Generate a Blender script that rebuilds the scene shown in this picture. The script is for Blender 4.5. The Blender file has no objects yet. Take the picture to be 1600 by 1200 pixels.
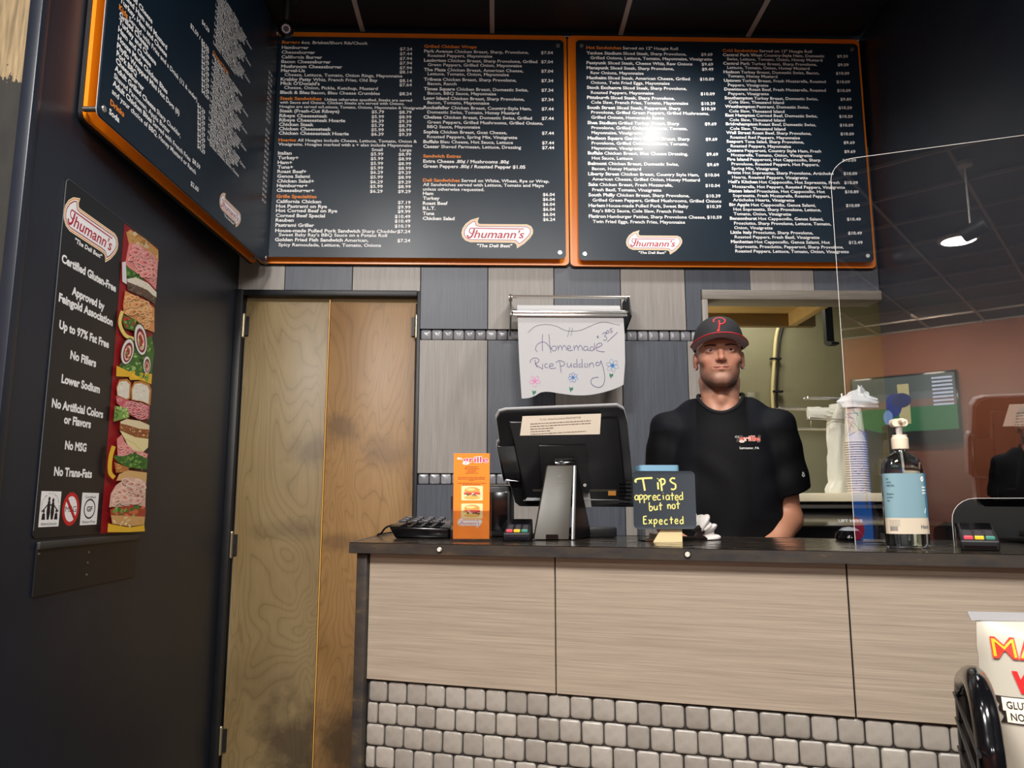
import bpy, bmesh, math, random
import numpy as np
from mathutils import Vector, Matrix
from mathutils.geometry import tessellate_polygon
R_ = random.Random(7)
sc = bpy.context.scene
C = sc.collection
PI = math.pi

# ------------------------------------------------------------------ camera
EYE = 1.17; F_PX = 1200.0; HOR = 787.0; VPX = 772.0
PITCH = math.atan((HOR-600)/F_PX); YAW = math.atan((800-VPX)/F_PX*math.cos(PITCH))
cam_d = bpy.data.cameras.new('camera'); cam = bpy.data.objects.new('camera', cam_d); C.objects.link(cam)
cam_d.sensor_width = 36.0; cam_d.lens = 36.0*F_PX/1600.0; cam_d.clip_start = 0.02
cam.location = (0, 0, EYE); cam.rotation_euler = (PI/2+PITCH, 0, -YAW)
sc.camera = cam

# ------------------------------------------------------------------ world, exposure
w = bpy.data.worlds.new('world'); sc.world = w; w.use_nodes = True
w.node_tree.nodes['Background'].inputs[0].default_value = (0.55, 0.62, 0.75, 1)
w.node_tree.nodes['Background'].inputs[1].default_value = 0.25
sc.view_settings.view_transform = 'Standard'; sc.view_settings.look = 'None'
sc.view_settings.exposure = 0.0; sc.view_settings.gamma = 1.0; sc.view_settings.use_curve_mapping = False

# ------------------------------------------------------------------ lamps of the room (ceiling fixtures are built further down)
def area(name, loc, target, size, power, col=(1, 1, 1), size_y=None, spread=PI):
    l = bpy.data.lights.new(name, 'AREA'); l.energy = power; l.color = col; l.size = size
    if size_y: l.shape = 'RECTANGLE'; l.size_y = size_y
    l.spread = spread
    o = bpy.data.objects.new(name, l); C.objects.link(o); o.location = loc
    o.rotation_euler = (Vector(target)-Vector(loc)).to_track_quat('-Z', 'Y').to_euler(); return o
def spot(name, loc, target, power, ang, col=(1, 1, 1), r=0.04, blend=.5):
    l = bpy.data.lights.new(name, 'SPOT'); l.energy = power; l.color = col; l.spot_size = ang; l.spot_blend = blend; l.shadow_soft_size = r
    o = bpy.data.objects.new(name, l); C.objects.link(o); o.location = loc
    o.rotation_euler = (Vector(target)-Vector(loc)).to_track_quat('-Z', 'Y').to_euler(); return o
WARM = (1.0, .86, .70); NEUT = (1.0, .97, .935); COOL = (.86, .93, 1.0)
CEIL = 3.48
# track heads over the order area: (lamp position, aim point, power, beam)
TRACK = [((0.90, 2.74, 3.27), (0.75, 3.5, 1.9), 52, 2.5), ((-0.75, 0.85, 3.27), (-0.3, 2.4, 1.2), 38, 2.1), ((0.0, 0.85, 3.27), (0.1, 2.4, 1.2), 30, 2.1), ((0.95, 1.25, 3.27), (-1.2, 2.75, 2.3), 52, 1.15)]  # last head is added to brighten the left board and poster
for i, (p, t, e, a) in enumerate(TRACK):
    spot('track_lamp', p, t, e, a, NEUT, .05 if i else .075, .8)
# ceiling lights behind the guest: two square, two round (x, y)
PANELS = [(-0.95, -0.35), (0.62, -0.45), (-0.95, -3.2), (0.34, -3.6)]
for (x, y) in PANELS:
    lo = area('panel_lamp', (x, y, CEIL-.03), (x, y, 0), .55 if y > -2 else .27, (165 if x < 0 else 112) if y > -2 else 60, NEUT)
    if y < -2: lo.data.shape = 'DISK'
# added fill lamps, unseen, brightening the terracotta wall that the shield mirrors
for x in (-2.2, -.6, 1.0):
    area('added_wash_lamp', (x, -6.2, CEIL-.08), (x, -7.2, 1.4), .4, 46, WARM)
# lamp over the kitchen side of the pass-through
area('kitchen_lamp', (1.7, 4.6, 2.55), (1.7, 4.5, 1), .35, 6, (1, .95, .8))
area('kitchen_fill_lamp', (.62, 4.3, 1.7), (1.6, 4.2, 2.2), .12, 7, (1, .92, .74), .6)  # added lamp, out of view, to light the soffit underside and wall

# ------------------------------------------------------------------ pixel rays of the same camera, to place measured things
_fw = np.array([math.sin(YAW)*math.cos(PITCH), math.cos(YAW)*math.cos(PITCH), math.sin(PITCH)])
_rt = np.array([math.cos(YAW), -math.sin(YAW), 0.]); _up = np.cross(_rt, _fw)
O_ = np.array([0, 0, EYE])
def ray(x, y): return _rt*((x-800)/F_PX)+_up*((600-y)/F_PX)+_fw
def onz(x, y, z):
    d = ray(x, y); return Vector(O_+d*(z-EYE)/d[2])
def ony(x, y, Y):
    d = ray(x, y); return Vector(O_+d*Y/d[1])
def onx(x, y, X):
    d = ray(x, y); return Vector(O_+d*X/d[0])
def onp(x, y, P, N):
    d = ray(x, y); return Vector(O_+d*np.dot(np.array(P)-O_, N)/np.dot(d, N))

# ------------------------------------------------------------------ helpers
def lin(v):
    v = v/255.; return v/12.92 if v <= .04045 else ((v+.055)/1.055)**2.4
def rgb(r, g, b): return (lin(r), lin(g), lin(b), 1.0)
def mat(name, col, rough=.5, metal=0., spec=None, emit=None, es=1., alpha=None, trans=0., ior=None, coat=0.):
    m = bpy.data.materials.new(name); m.use_nodes = True; b = m.node_tree.nodes['Principled BSDF']; I = b.inputs
    I['Base Color'].default_value = col; I['Roughness'].default_value = rough; I['Metallic'].default_value = metal
    if spec is not None: I['Specular IOR Level'].default_value = spec
    if emit: I['Emission Color'].default_value = emit; I['Emission Strength'].default_value = es
    if trans: I['Transmission Weight'].default_value = trans
    if ior: I['IOR'].default_value = ior
    if coat: I['Coat Weight'].default_value = coat; I['Coat Roughness'].default_value = .08
    return m
class NT:
    """tiny node helper"""
    def __init__(s, m): s.t = m.node_tree; s.b = s.t.nodes['Principled BSDF']
    def n(s, typ, **k):
        x = s.t.nodes.new(typ)
        for a, v in k.items():
            if a.startswith('i_'):
                key = a[2:]; x.inputs[int(key) if key.isdigit() else key.replace('_', ' ')].default_value = v
            else: setattr(x, a, v)
        return x
    def l(s, a, ai, b, bi): s.t.links.new(a.outputs[ai], b.inputs[bi])
    def ramp(s, src, si, stops):
        r = s.n('ShaderNodeValToRGB'); e = r.color_ramp.elements
        while len(e) > 1: e.remove(e[-1])
        e[0].position = stops[0][0]; e[0].color = stops[0][1]
        for p, c in stops[1:]:
            q = e.new(p); q.color = c
        s.l(src, si, r, 0); return r
    def coord(s, kind='Object', scale=(1, 1, 1), loc=(0, 0, 0)):
        tc = s.n('ShaderNodeTexCoord') if kind != 'World' else s.n('ShaderNodeNewGeometry')
        mp = s.n('ShaderNodeMapping'); mp.inputs['Scale'].default_value = scale; mp.inputs['Location'].default_value = loc
        s.l(tc, kind if kind != 'World' else 'Position', mp, 0); return mp
    def noise(s, co, scale=5, detail=3, rough=.5, dist=0.):
        x = s.n('ShaderNodeTexNoise'); x.inputs['Scale'].default_value = scale; x.inputs['Detail'].default_value = detail
        x.inputs['Roughness'].default_value = rough; x.inputs['Distortion'].default_value = dist; s.l(co, 0, x, 0); return x
    def bump(s, src, si, strength=.2, dist=.002):
        b = s.n('ShaderNodeBump'); b.inputs['Strength'].default_value = strength; b.inputs['Distance'].default_value = dist
        s.l(src, si, b, 'Height'); s.l(b, 0, s.b, 'Normal'); return b
    def mix(s, fac, a, b, typ='MIX'):
        m = s.n('ShaderNodeMix', data_type='RGBA', blend_type=typ)
        for v, i in ((fac, 0), (a, 6), (b, 7)):
            if isinstance(v, tuple) and len(v) == 2: s.l(v[0], v[1], m, i)
            else: m.inputs[i].default_value = v
        return m
def grain(name, c1, c2, axis, rough=.45, fine=1., kind='World', c3=None):
    """printed laminate with fine streaks running along the given axis"""
    m = mat(name, c1, rough); t = NT(m); s = [300*fine]*3; s[axis] = 5
    a = t.noise(t.coord(kind, tuple(s)), 1, 4, .65)
    s2 = [60*fine]*3; s2[axis] = 2.0
    b = t.noise(t.coord(kind, tuple(s2), (3, 5, 7)), 1, 3, .6)
    r1 = t.ramp(a, 0, [(.28, c2), (.66, c1)]); r2 = t.ramp(b, 0, [(.25, c3 or c2), (.75, c1)])
    x = t.mix(.4, (r1, 0), (r2, 0)); t.l(x, 2, t.b, 'Base Color'); t.bump(a, 0, .25, .0006); return m

def link(name, me, m, parent=None, loc=None, rot=None):
    o = bpy.data.objects.new(name, me); C.objects.link(o)
    if m is not None and not me.materials: me.materials.append(m)
    if parent: o.parent = parent
    if loc is not None: o.location = loc
    if rot is not None: o.rotation_euler = rot
    return o
def tag(o, label, cat, group=None):
    o['label'] = label; o['category'] = cat
    if group: o['group'] = group
    return o
def struct(o, label=None):
    o['kind'] = 'structure'
    if label: o['label'] = label
    return o
def empty(name, loc=(0, 0, 0), rz=0., M=None):
    o = bpy.data.objects.new(name, None); C.objects.link(o); o.empty_display_size = .05
    if M is not None: o.matrix_world = M
    else: o.location = loc; o.rotation_euler = (0, 0, rz)
    return o
def thing(name, label, cat, loc=(0, 0, 0), rz=0., group=None, M=None): return tag(empty(name, loc, rz, M), label, cat, group)
def dup(root, loc=None, label=None):
    r = root.copy(); C.objects.link(r)
    if loc is not None: r.location = loc
    if label: r['label'] = label
    for ch in list(root.children):
        c = ch.copy(); C.objects.link(c); c.parent = r
        for g in ch.children:
            d = g.copy(); C.objects.link(d); d.parent = c
    return r
def rrect(x0, z0, x1, z1, r, n=5):
    P = []
    for (cx, cz, a) in ((x1-r, z0+r, -PI/2), (x1-r, z1-r, 0), (x0+r, z1-r, PI/2), (x0+r, z0+r, PI)):
        for k in range(n+1):
            t = a+PI/2*k/n; P.append((cx+r*math.cos(t), cz+r*math.sin(t)))
    return P
def ell(cx, cz, rx, rz, n=20, a0=0.):
    return [(cx+rx*math.cos(2*PI*k/n)*math.cos(a0)-rz*math.sin(2*PI*k/n)*math.sin(a0), cz+rx*math.cos(2*PI*k/n)*math.sin(a0)+rz*math.sin(2*PI*k/n)*math.cos(a0)) for k in range(n)]
def tess(poly):
    return tessellate_polygon([[Vector((p[0], p[1], 0)) for p in poly]])
def spline(pts, n=6, closed=False):
    pts = [tuple(map(float, p)) for p in pts]; out = []; N = len(pts); D = len(pts[0])
    rng = range(N if closed else N-1)
    for i in rng:
        g = (lambda k: pts[k % N]) if closed else (lambda k: pts[max(0, min(N-1, k))])
        p0, p1, p2, p3 = g(i-1), g(i), g(i+1), g(i+2)
        for k in range(n):
            t = k/n
            out.append(tuple(.5*(2*p1[d]+(p2[d]-p0[d])*t+(2*p0[d]-5*p1[d]+4*p2[d]-p3[d])*t*t+(3*p1[d]-p0[d]-3*p2[d]+p3[d])*t**3) for d in range(D)))
    if not closed: out.append(pts[-1])
    return out
class MB:
    def __init__(s): s.v = []; s.f = []
    def add(s, v, f):
        n = len(s.v); s.v += [tuple(p) for p in v]; s.f += [tuple(i+n for i in q) for q in f]; return s
    def box(s, x0, x1, y0, y1, z0, z1):
        return s.add([(x, y, z) for x in (x0, x1) for y in (y0, y1) for z in (z0, z1)],
                     [(0, 1, 3, 2), (4, 6, 7, 5), (0, 4, 5, 1), (2, 3, 7, 6), (0, 2, 6, 4), (1, 5, 7, 3)])
    def hexa(s, bot, top):
        return s.add(list(bot)+list(top), [(3, 2, 1, 0), (4, 5, 6, 7), (0, 1, 5, 4), (1, 2, 6, 5), (2, 3, 7, 6), (3, 0, 4, 7)])
    def prism(s, poly, y0, y1, axis='y'):
        """poly in (x,z), extruded along y (or z when axis='z': poly in (x,y))"""
        n = len(poly); f = (lambda p, d: (p[0], d, p[1])) if axis == 'y' else ((lambda p, d: (p[0], p[1], d)) if axis == 'z' else (lambda p, d: (d, p[0], p[1])))
        V = [f(p, y0) for p in poly]+[f(p, y1) for p in poly]; T = tess(poly)
        F = [tuple(t) for t in T]+[tuple(i+n for i in reversed(t)) for t in T]+[(i, (i+1) % n, n+(i+1) % n, n+i) for i in range(n)]
        return s.add(V, F)
    def ngon_prism(s, poly, y0, y1, axis='y'):
        n = len(poly); f = (lambda p, d: (p[0], d, p[1])) if axis == 'y' else ((lambda p, d: (p[0], p[1], d)) if axis == 'z' else (lambda p, d: (d, p[0], p[1])))
        V = [f(p, y0) for p in poly]+[f(p, y1) for p in poly]
        return s.add(V, [tuple(range(n)), tuple(range(2*n-1, n-1, -1))]+[(i, (i+1) % n, n+(i+1) % n, n+i) for i in range(n)])
    def cyl(s, p0, p1, r0, r1=None, n=16, caps=True):
        r1 = r0 if r1 is None else r1; p0 = Vector(p0); p1 = Vector(p1); q = (p1-p0).to_track_quat('Z', 'Y')
        V = []
        for p, r in ((p0, r0), (p1, r1)):
            V += [p+q@Vector((r*math.cos(2*PI*k/n), r*math.sin(2*PI*k/n), 0)) for k in range(n)]
        F = [(i, (i+1) % n, n+(i+1) % n, n+i) for i in range(n)]
        if caps: F += [tuple(range(n-1, -1, -1)), tuple(range(n, 2*n))]
        return s.add(V, F)
    def tube(s, path, r, n=8, caps=True, closed=False, sx=1., sy=1.):
        P = [Vector(p) for p in path]; N = len(P); V = []; F = []; prev = None
        for i, p in enumerate(P):
            if closed: d = P[(i+1) % N]-P[i-1]
            else: d = P[min(i+1, N-1)]-P[max(i-1, 0)]
            d.normalize()
            if prev is None:
                a = Vector((0, 0, 1)) if abs(d.z) < .9 else Vector((1, 0, 0)); u = d.cross(a).normalized()
            else: u = (prev-d*prev.dot(d)).normalized()
            prev = u; v = d.cross(u); rr = r[i] if isinstance(r, (list, tuple)) else r
            V += [p+(u*math.cos(2*PI*k/n)*sx+v*math.sin(2*PI*k/n)*sy)*rr for k in range(n)]
        for i in range(N if closed else N-1):
            j = (i+1) % N
            F += [(i*n+k, i*n+(k+1) % n, j*n+(k+1) % n, j*n+k) for k in range(n)]
        if caps and not closed: F += [tuple(range(n-1, -1, -1)), tuple((N-1)*n+k for k in range(n))]
        return s.add(V, F)
    def lathe(s, prof, n=24, c=(0, 0, 0), sx=1., sy=1.):
        V = []; F = []; m = len(prof)
        for (r, z) in prof:
            V += [(c[0]+r*sx*math.cos(2*PI*k/n), c[1]+r*sy*math.sin(2*PI*k/n), c[2]+z) for k in range(n)]
        for i in range(m-1):
            F += [(i*n+k, i*n+(k+1) % n, (i+1)*n+(k+1) % n, (i+1)*n+k) for k in range(n)]
        if prof[0][0] > 1e-6: F.append(tuple(range(n-1, -1, -1)))
        if prof[-1][0] > 1e-6: F.append(tuple((m-1)*n+k for k in range(n)))
        return s.add(V, F)
    def sphere(s, c, r, n=16, sx=1., sy=1., sz=1.):
        return s.lathe([(max(r*math.sin(PI*k/(n//2)), 1e-7), -r*sz*math.cos(PI*k/(n//2))) for k in range(n//2+1)], n, c, sx, sy)
    def mesh(s, name, bevel=0., seg=2, smooth=35):
        me = bpy.data.meshes.new(name); me.from_pydata([tuple(p) for p in s.v], [], s.f); bm = bmesh.new(); bm.from_mesh(me)
        bmesh.ops.remove_doubles(bm, verts=bm.verts, dist=1e-6)
        if bevel:
            E = [e for e in bm.edges if len(e.link_faces) == 2 and e.calc_face_angle(0) > math.radians(25)]
            bmesh.ops.bevel(bm, geom=E, offset=bevel, segments=seg, profile=.5, affect='EDGES', clamp_overlap=True)
        bmesh.ops.recalc_face_normals(bm, faces=bm.faces); bm.to_mesh(me); bm.free()
        if smooth:
            for p in me.polygons: p.use_smooth = True
            me.set_sharp_from_angle(angle=math.radians(smooth))
        return me
    def build(s, name, m, parent=None, bevel=0., seg=2, smooth=35, loc=None, rot=None):
        return link(name, s.mesh(name, bevel, seg, smooth), m, parent, loc, rot)
def B(): return MB()

# flat print: coloured shapes in a local (x, z) plane facing -y
def vcol_mat(name, rough=.5, emit=0., spec=.5):
    m = mat(name, (1, 1, 1, 1), rough, spec=spec); t = NT(m); a = t.n('ShaderNodeAttribute', attribute_name='Col')
    t.l(a, 'Color', t.b, 'Base Color')
    if emit: t.l(a, 'Color', t.b, 'Emission Color'); t.b.inputs['Emission Strength'].default_value = emit; t.b.inputs['Base Color'].default_value = (0, 0, 0, 1)
    return m
_tc = {}
def text_geo(body, bold=0., shear=0., res=2):
    k = (body, bold, shear, res)
    if k in _tc: return _tc[k]
    cu = bpy.data.curves.new('t', 'FONT'); cu.body = body; cu.size = 1.; cu.resolution_u = res; cu.offset = bold; cu.shear = shear; cu.fill_mode = 'FRONT'
    ob = bpy.data.objects.new('t', cu); me = bpy.data.meshes.new_from_object(ob)
    v = [(p.co.x, p.co.y) for p in me.vertices]; f = [tuple(p.vertices) for p in me.polygons]
    bpy.data.objects.remove(ob); bpy.data.curves.remove(cu); bpy.data.meshes.remove(me)
    xs = [p[0] for p in v] or [0, 1]; _tc[k] = (v, f, min(xs), max(xs)); return _tc[k]
CAP = .72   # cap height of the built-in face at size 1 (about)
class Print:
    def __init__(s, eps=2e-5): s.v = []; s.f = []; s.c = []; s.k = 0; s.eps = eps; s.map = None
    def _put(s, pts, faces, col):
        n = len(s.v); d = -s.eps*s.k
        for p in pts:
            q = s.map(p) if s.map else p
            s.v.append((q[0], d, q[1])); s.c.append(col)
        s.f += [tuple(i+n for i in t) for t in faces]
    def poly(s, pts, col, layer=True):
        if layer: s.k += 1
        s._put(pts, tess(pts), col); return s
    def rect(s, x0, z0, x1, z1, col): return s.poly([(x0, z0), (x1, z0), (x1, z1), (x0, z1)], col)
    def ell(s, cx, cz, rx, rz, col, n=18, a=0.): return s.poly(ell(cx, cz, rx, rz, n, a), col)
    def stroke(s, pts, w, col, closed=False, layer=True, taper=False):
        if layer: s.k += 1
        P = [Vector(p) for p in pts]; N = len(P); L = []; Rr = []
        for i in range(N):
            d = (P[(i+1) % N]-P[i-1]) if closed else (P[min(i+1, N-1)]-P[max(i-1, 0)])
            if d.length < 1e-12: d = Vector((1, 0))
            d.normalize(); nn = Vector((-d.y, d.x))*w*.5*(1 if not taper else (.25+.75*math.sin(PI*min(1, max(0, i/(N-1))))))
            L.append(P[i]+nn); Rr.append(P[i]-nn)
        V = L+Rr; F = [(i, (i+1) % N, N+(i+1) % N, N+i) for i in range(N if closed else N-1)]
        s._put(V, F, col); return s
    def text(s, body, x, z, h, col, width=None, align='l', bold=0.01, shear=0., res=2, kx=1., layer=True):
        """h is the cap height; z the baseline"""
        if layer: s.k += 1
        v, f, a, b = text_geo(body, bold, shear, res); sz = h/CAP; nat = (b-a)*sz
        fx = (width/nat) if width else kx; W = nat*fx
        x0 = x-(W/2 if align == 'c' else W if align == 'r' else 0)
        s._put([(x0+(p[0]-a)*sz*fx, z+p[1]*sz) for p in v], f, col); return W
    def build(s, name, m, parent=None, y=0., loc=None, rot=None):
        me = bpy.data.meshes.new(name); me.from_pydata([(a, b+y, c) for a, b, c in s.v], [], s.f)
        at = me.color_attributes.new('Col', 'FLOAT_COLOR', 'POINT')
        at.data.foreach_set('color', np.array(s.c, dtype=np.float32).ravel())
        bm = bmesh.new(); bm.from_mesh(me)
        for f in bm.faces:
            if f.normal.y > 0: f.normal_flip()
        bm.to_mesh(me); bm.free()
        return link(name, me, m, parent, loc, rot)

# ------------------------------------------------------------------ materials of the room
M = {}
M['lam_l'] = grain('light_laminate', rgb(170, 164, 157), rgb(126, 120, 114), 2, .45)
M['lam_d'] = grain('slate_laminate', rgb(92, 98, 108), rgb(56, 60, 68), 2, .42)
def paint(name, c, rough, c2, sc_=3.):
    m = mat(name, c, rough); t = NT(m); n = t.noise(t.coord('World'), sc_, 5, .6); r = t.ramp(n, 0, [(.35, c), (.7, c2)]); t.l(r, 0, t.b, 'Base Color')
    n2 = t.noise(t.coord('World'), 60, 3); t.bump(n2, 0, .12, .001); return m
M['black_wall'] = paint('black_painted_wall', rgb(26, 32, 43), .38, rgb(33, 38, 48))
M['black_trim'] = paint('black_trim_paint', rgb(13, 14, 18), .45, rgb(22, 22, 25), 20)
M['ceil'] = paint('dark_ceiling', rgb(19, 22, 30), .6, rgb(25, 28, 35))
M['gridbar'] = mat('ceiling_grid_metal', rgb(190, 176, 166), .45)
M['olive'] = paint('olive_kitchen_wall', rgb(148, 144, 116), .5, rgb(132, 128, 102), 2.)
M['terra'] = paint('terracotta_wall', rgb(178, 102, 68), .6, rgb(164, 92, 60), 1.5)
M['floor'] = paint('brown_floor', rgb(128, 118, 106), .5, rgb(104, 95, 85), 4.)
M['blackm'] = mat('matte_black', rgb(16, 16, 18), .5)
M['blackg'] = mat('gloss_black', rgb(10, 10, 12), .14)
M['chrome'] = mat('chrome', rgb(222, 220, 214), .2, .85)
M['steel'] = mat('brushed_steel', rgb(170, 166, 158), .34, 1.)
M['brass'] = mat('worn_brass', rgb(188, 176, 146), .32, .9)
M['white'] = mat('white_plastic', rgb(232, 226, 214), .4)
M['paper'] = mat('white_paper', rgb(206, 205, 206), .7)
M['orange'] = mat('orange_acrylic', rgb(255, 142, 16), .3)
M['print'] = vcol_mat('flat_print', .45); M['print_gloss'] = vcol_mat('gloss_print', .25)
def clear(name, col=(1, 1, 1, 1), ior=1.49, rough=0.): return mat(name, col, rough, trans=1., ior=ior)
M['acrylic'] = clear('clear_acrylic', rgb(246, 250, 250))

# plywood of the doors: cathedral figure, colour drift and smudges of use
def plywood(name, base, dark, seed, smudge):
    m = mat(name, base, .42); t = NT(m)
    c = t.coord('World', (1, 1, .33), (seed, 0, seed*.7)); n1 = t.noise(c, 3.2, 2, .45, .9)
    k = t.n('ShaderNodeMath', operation='MULTIPLY', i_1=26.); t.l(n1, 0, k, 0); f = t.n('ShaderNodeMath', operation='FRACT'); t.l(k, 0, f, 0)
    fig = t.ramp(f, 0, [(0, (.60, .57, .52, 1)), (.14, (.90, .90, .88, 1)), (.6, (1, 1, 1, 1)), (1, (.84, .83, .80, 1))])
    fine = t.noise(t.coord('World', (260, 260, 6), (seed, 2, 1)), 1, 3, .6); fr = t.ramp(fine, 0, [(.3, (.84, .82, .79, 1)), (.7, (1, 1, 1, 1))])
    drift = t.noise(t.coord('World', (2.2, 1, .9), (seed*3, 0, 0)), 1.6, 2); dr = t.ramp(drift, 0, [(.3, base), (.72, dark)])
    a = t.mix(.75, (dr, 0), (fig, 0), 'MULTIPLY'); b = t.mix(.8, (a, 2), (fr, 0), 'MULTIPLY')
    # hand grime: rounded blobs with ragged edges at push height and at the kick zone
    pos = t.n('ShaderNodeNewGeometry'); prev = (b, 2); rag = t.noise(t.coord('World', (1, 1, 1)), 9, 4, .65)
    for (x, z, rx, rz, amt) in smudge:
        sp = t.n('ShaderNodeVectorMath', operation='SUBTRACT'); sp.inputs[1].default_value = (x, 3.5, z); t.l(pos, 'Position', sp, 0)
        dv = t.n('ShaderNodeVectorMath', operation='DIVIDE'); dv.inputs[1].default_value = (rx, 5., rz); t.l(sp, 0, dv, 0)
        le = t.n('ShaderNodeVectorMath', operation='LENGTH'); t.l(dv, 0, le, 0)
        ad = t.n('ShaderNodeMath', operation='ADD'); t.l(le, 'Value', ad, 0); q = t.n('ShaderNodeMath', operation='MULTIPLY_ADD', i_1=1.6, i_2=-.8); t.l(rag, 0, q, 0); t.l(q, 0, ad, 1)
        r = t.ramp(ad, 0, [(.25, (amt, amt, amt, 1)), (1., (0, 0, 0, 1))]); x2 = t.mix((r, 0), prev, rgb(66, 52, 38)); prev = (x2, 2)
    t.l(prev[0], prev[1], t.b, 'Base Color'); t.bump(fine, 0, .15, .0005); return m
M['ply1'] = plywood('birch_plywood_olive', rgb(152, 132, 94), rgb(134, 112, 74), 1.3, [(-.82, 1.42, .14, .1, .5), (-.9, 1.05, .22, .07, .35), (-.86, .12, .2, .25, .8), (-1.0, .4, .2, .2, .25)])
M['ply2'] = plywood('birch_plywood_amber', rgb(170, 132, 84), rgb(140, 104, 62), 4.1, [(-.7, 1.5, .12, .1, .5), (-.5, 1.4, .16, .1, .4), (-.7, 1.0, .2, .05, .4), (-.6, .15, .2, .25, .8)])
m = mat('raw_plywood_half_painted', rgb(150, 130, 95), .6); t = NT(m)
pg = t.n('ShaderNodeNewGeometry'); sx = t.n('ShaderNodeSeparateXYZ'); t.l(pg, 'Position', sx, 0); nz = t.noise(t.coord('World', (6, 6, 2.5)), 3, 5, .7)
ad = t.n('ShaderNodeMath', operation='MULTIPLY_ADD', i_1=.35); t.l(nz, 0, ad, 0); t.l(sx, 'Z', ad, 2)
st = t.n('ShaderNodeMath', operation='GREATER_THAN', i_1=2.45); t.l(ad, 0, st, 0)
gr = t.noise(t.coord('World', (120, 120, 8)), 1, 4); gc = t.ramp(gr, 0, [(.3, rgb(104, 88, 62)), (.7, rgb(158, 138, 104))])
bl = t.ramp(nz, 0, [(.3, rgb(26, 26, 24)), (.75, rgb(44, 43, 38))]); x2 = t.mix((st, 0), (bl, 0), (gc, 0)); t.l(x2, 2, t.b, 'Base Color'); M['rawply'] = m
# mosaic tile: satin stone-look glass, slightly different from piece to piece
def tilemat(name, c1, c2, rough, streak=True, coat=0.):
    m = mat(name, c1, rough, coat=coat); t = NT(m); oi = t.n('ShaderNodeObjectInfo'); r = t.ramp(oi, 'Random', [(0, c1), (1, c2)])
    n = t.noise(t.coord('Object', (60, 60, 60)), 1, 4, .6); q = t.ramp(n, 0, [(.3, (.8, .79, .78, 1)), (.7, (1, 1, 1, 1))]); x = t.mix(.8, (r, 0), (q, 0), 'MULTIPLY'); t.l(x, 2, t.b, 'Base Color'); return m
M['tile_c'] = tilemat('stone_mosaic_tile', rgb(158, 152, 143), rgb(138, 132, 124), .32)
M['tile_w'] = tilemat('grey_mosaic_tile', rgb(168, 168, 172), rgb(132, 132, 138), .18, coat=.4)

# ------------------------------------------------------------------ shell
XL = -1.2; XR = 1.83; YB = 3.5; YR = -7.4
struct(B().box(-4.4, 3.0, YR-.2, 5.4, -.12, 0).build('floor', M['floor'], smooth=0), 'brown floor of the order area')
struct(B().box(-4.4, -4.3, YR, 1.9, 0, CEIL).build('wall_far_left', M['terra'], smooth=0))
struct(B().box(-4.4, XR+.1, YR-.1, YR, 0, CEIL).build('wall_rear', M['terra'], smooth=0), 'terracotta wall behind the guests')
struct(B().box(XR, XR+.1, YR, 3.52, 0, CEIL).build('wall_right', M['black_wall'], smooth=0), 'black wall at the right end of the counter')
struct(B().box(XL-.12, XL, 1.91, 3.6, 0, CEIL).build('wall_left', M['black_wall'], smooth=0), 'black painted wall beside the doors')
struct(B().box(-4.4, XL-.003, 1.89, 1.91, 0, CEIL).build('wall_left_end', M['rawply'], smooth=0), 'half-painted plywood end of the left wall')
struct(B().box(XL-.03, XL+.004, 1.876, 1.912, 0, CEIL).build('trim_1', M['black_wall'], bevel=.003), 'black corner strip of the left wall')
# ceiling: slab, grid bars, the tiles nearest the menu boards
ceil_o = struct(B().box(-4.4, XR+.1, YR, 3.55, CEIL+.02, CEIL+.08).build('ceiling', M['ceil'], smooth=0), 'dark grid ceiling')
GX = [-.658+.64*k for k in range(-5, 4)]; GY = [3.5-.64*k for k in range(0, 18)]
for x in GX[1:]: B().box(x-.011, x+.011, YR, YB, CEIL-.004, CEIL+.02).build('grid_bar', M['gridbar'], ceil_o, smooth=0)
for y in GY[1:]: B().box(-4.3, XR, y-.011, y+.011, CEIL-.0045, CEIL+.019).build('grid_bar', M['gridbar'], ceil_o, smooth=0)
_xs = [XL]+[g for g in GX if XL < g < XR]+[XR]
for j in range(2):
    for a, b in zip(_xs[:-1], _xs[1:]):
        B().box(a+.012, b-.012, GY[j+1]+.012, GY[j]-.012, CEIL+.002, CEIL+.02).build('ceiling_tile', M['ceil'], ceil_o, smooth=0)

# back wall: substrate with the door opening and the pass-through
DX0, DX1, DZ = -1.194, -.351, 2.148
OX0, OX1, OZ0, OZ1 = .985, XR, 1.205, 2.163
b = B(); y0, y1 = 3.522, 3.6
b.box(XL, DX0, y0, y1, 0, CEIL).box(DX0, DX1, y0, y1, DZ, CEIL).box(DX1, OX0, y0, y1, 0, CEIL).box(OX0, OX1, y0, y1, 0, OZ0).box(OX0, OX1, y0, y1, OZ1, CEIL)
wall_back = struct(b.build('wall_back', M['blackm'], smooth=0), 'back wall of patchwork laminate panels with mosaic bands')
COLX = [XL, -.983, -.668, -.349, -.033, .278, .593, .9, 1.211, 1.518, XR]
S1 = (1.922, 1.973); S2 = (1.256, 1.305)
def lam(c0, c1, z0, z1, dark):
    B().box(c0+.0018, c1-.0018, 3.5, 3.522, z0+.0012, z1-.0012).build('laminate_panel', M['lam_d' if dark else 'lam_l'], wall_back, bevel=.0008, seg=1, smooth=0)
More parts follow.
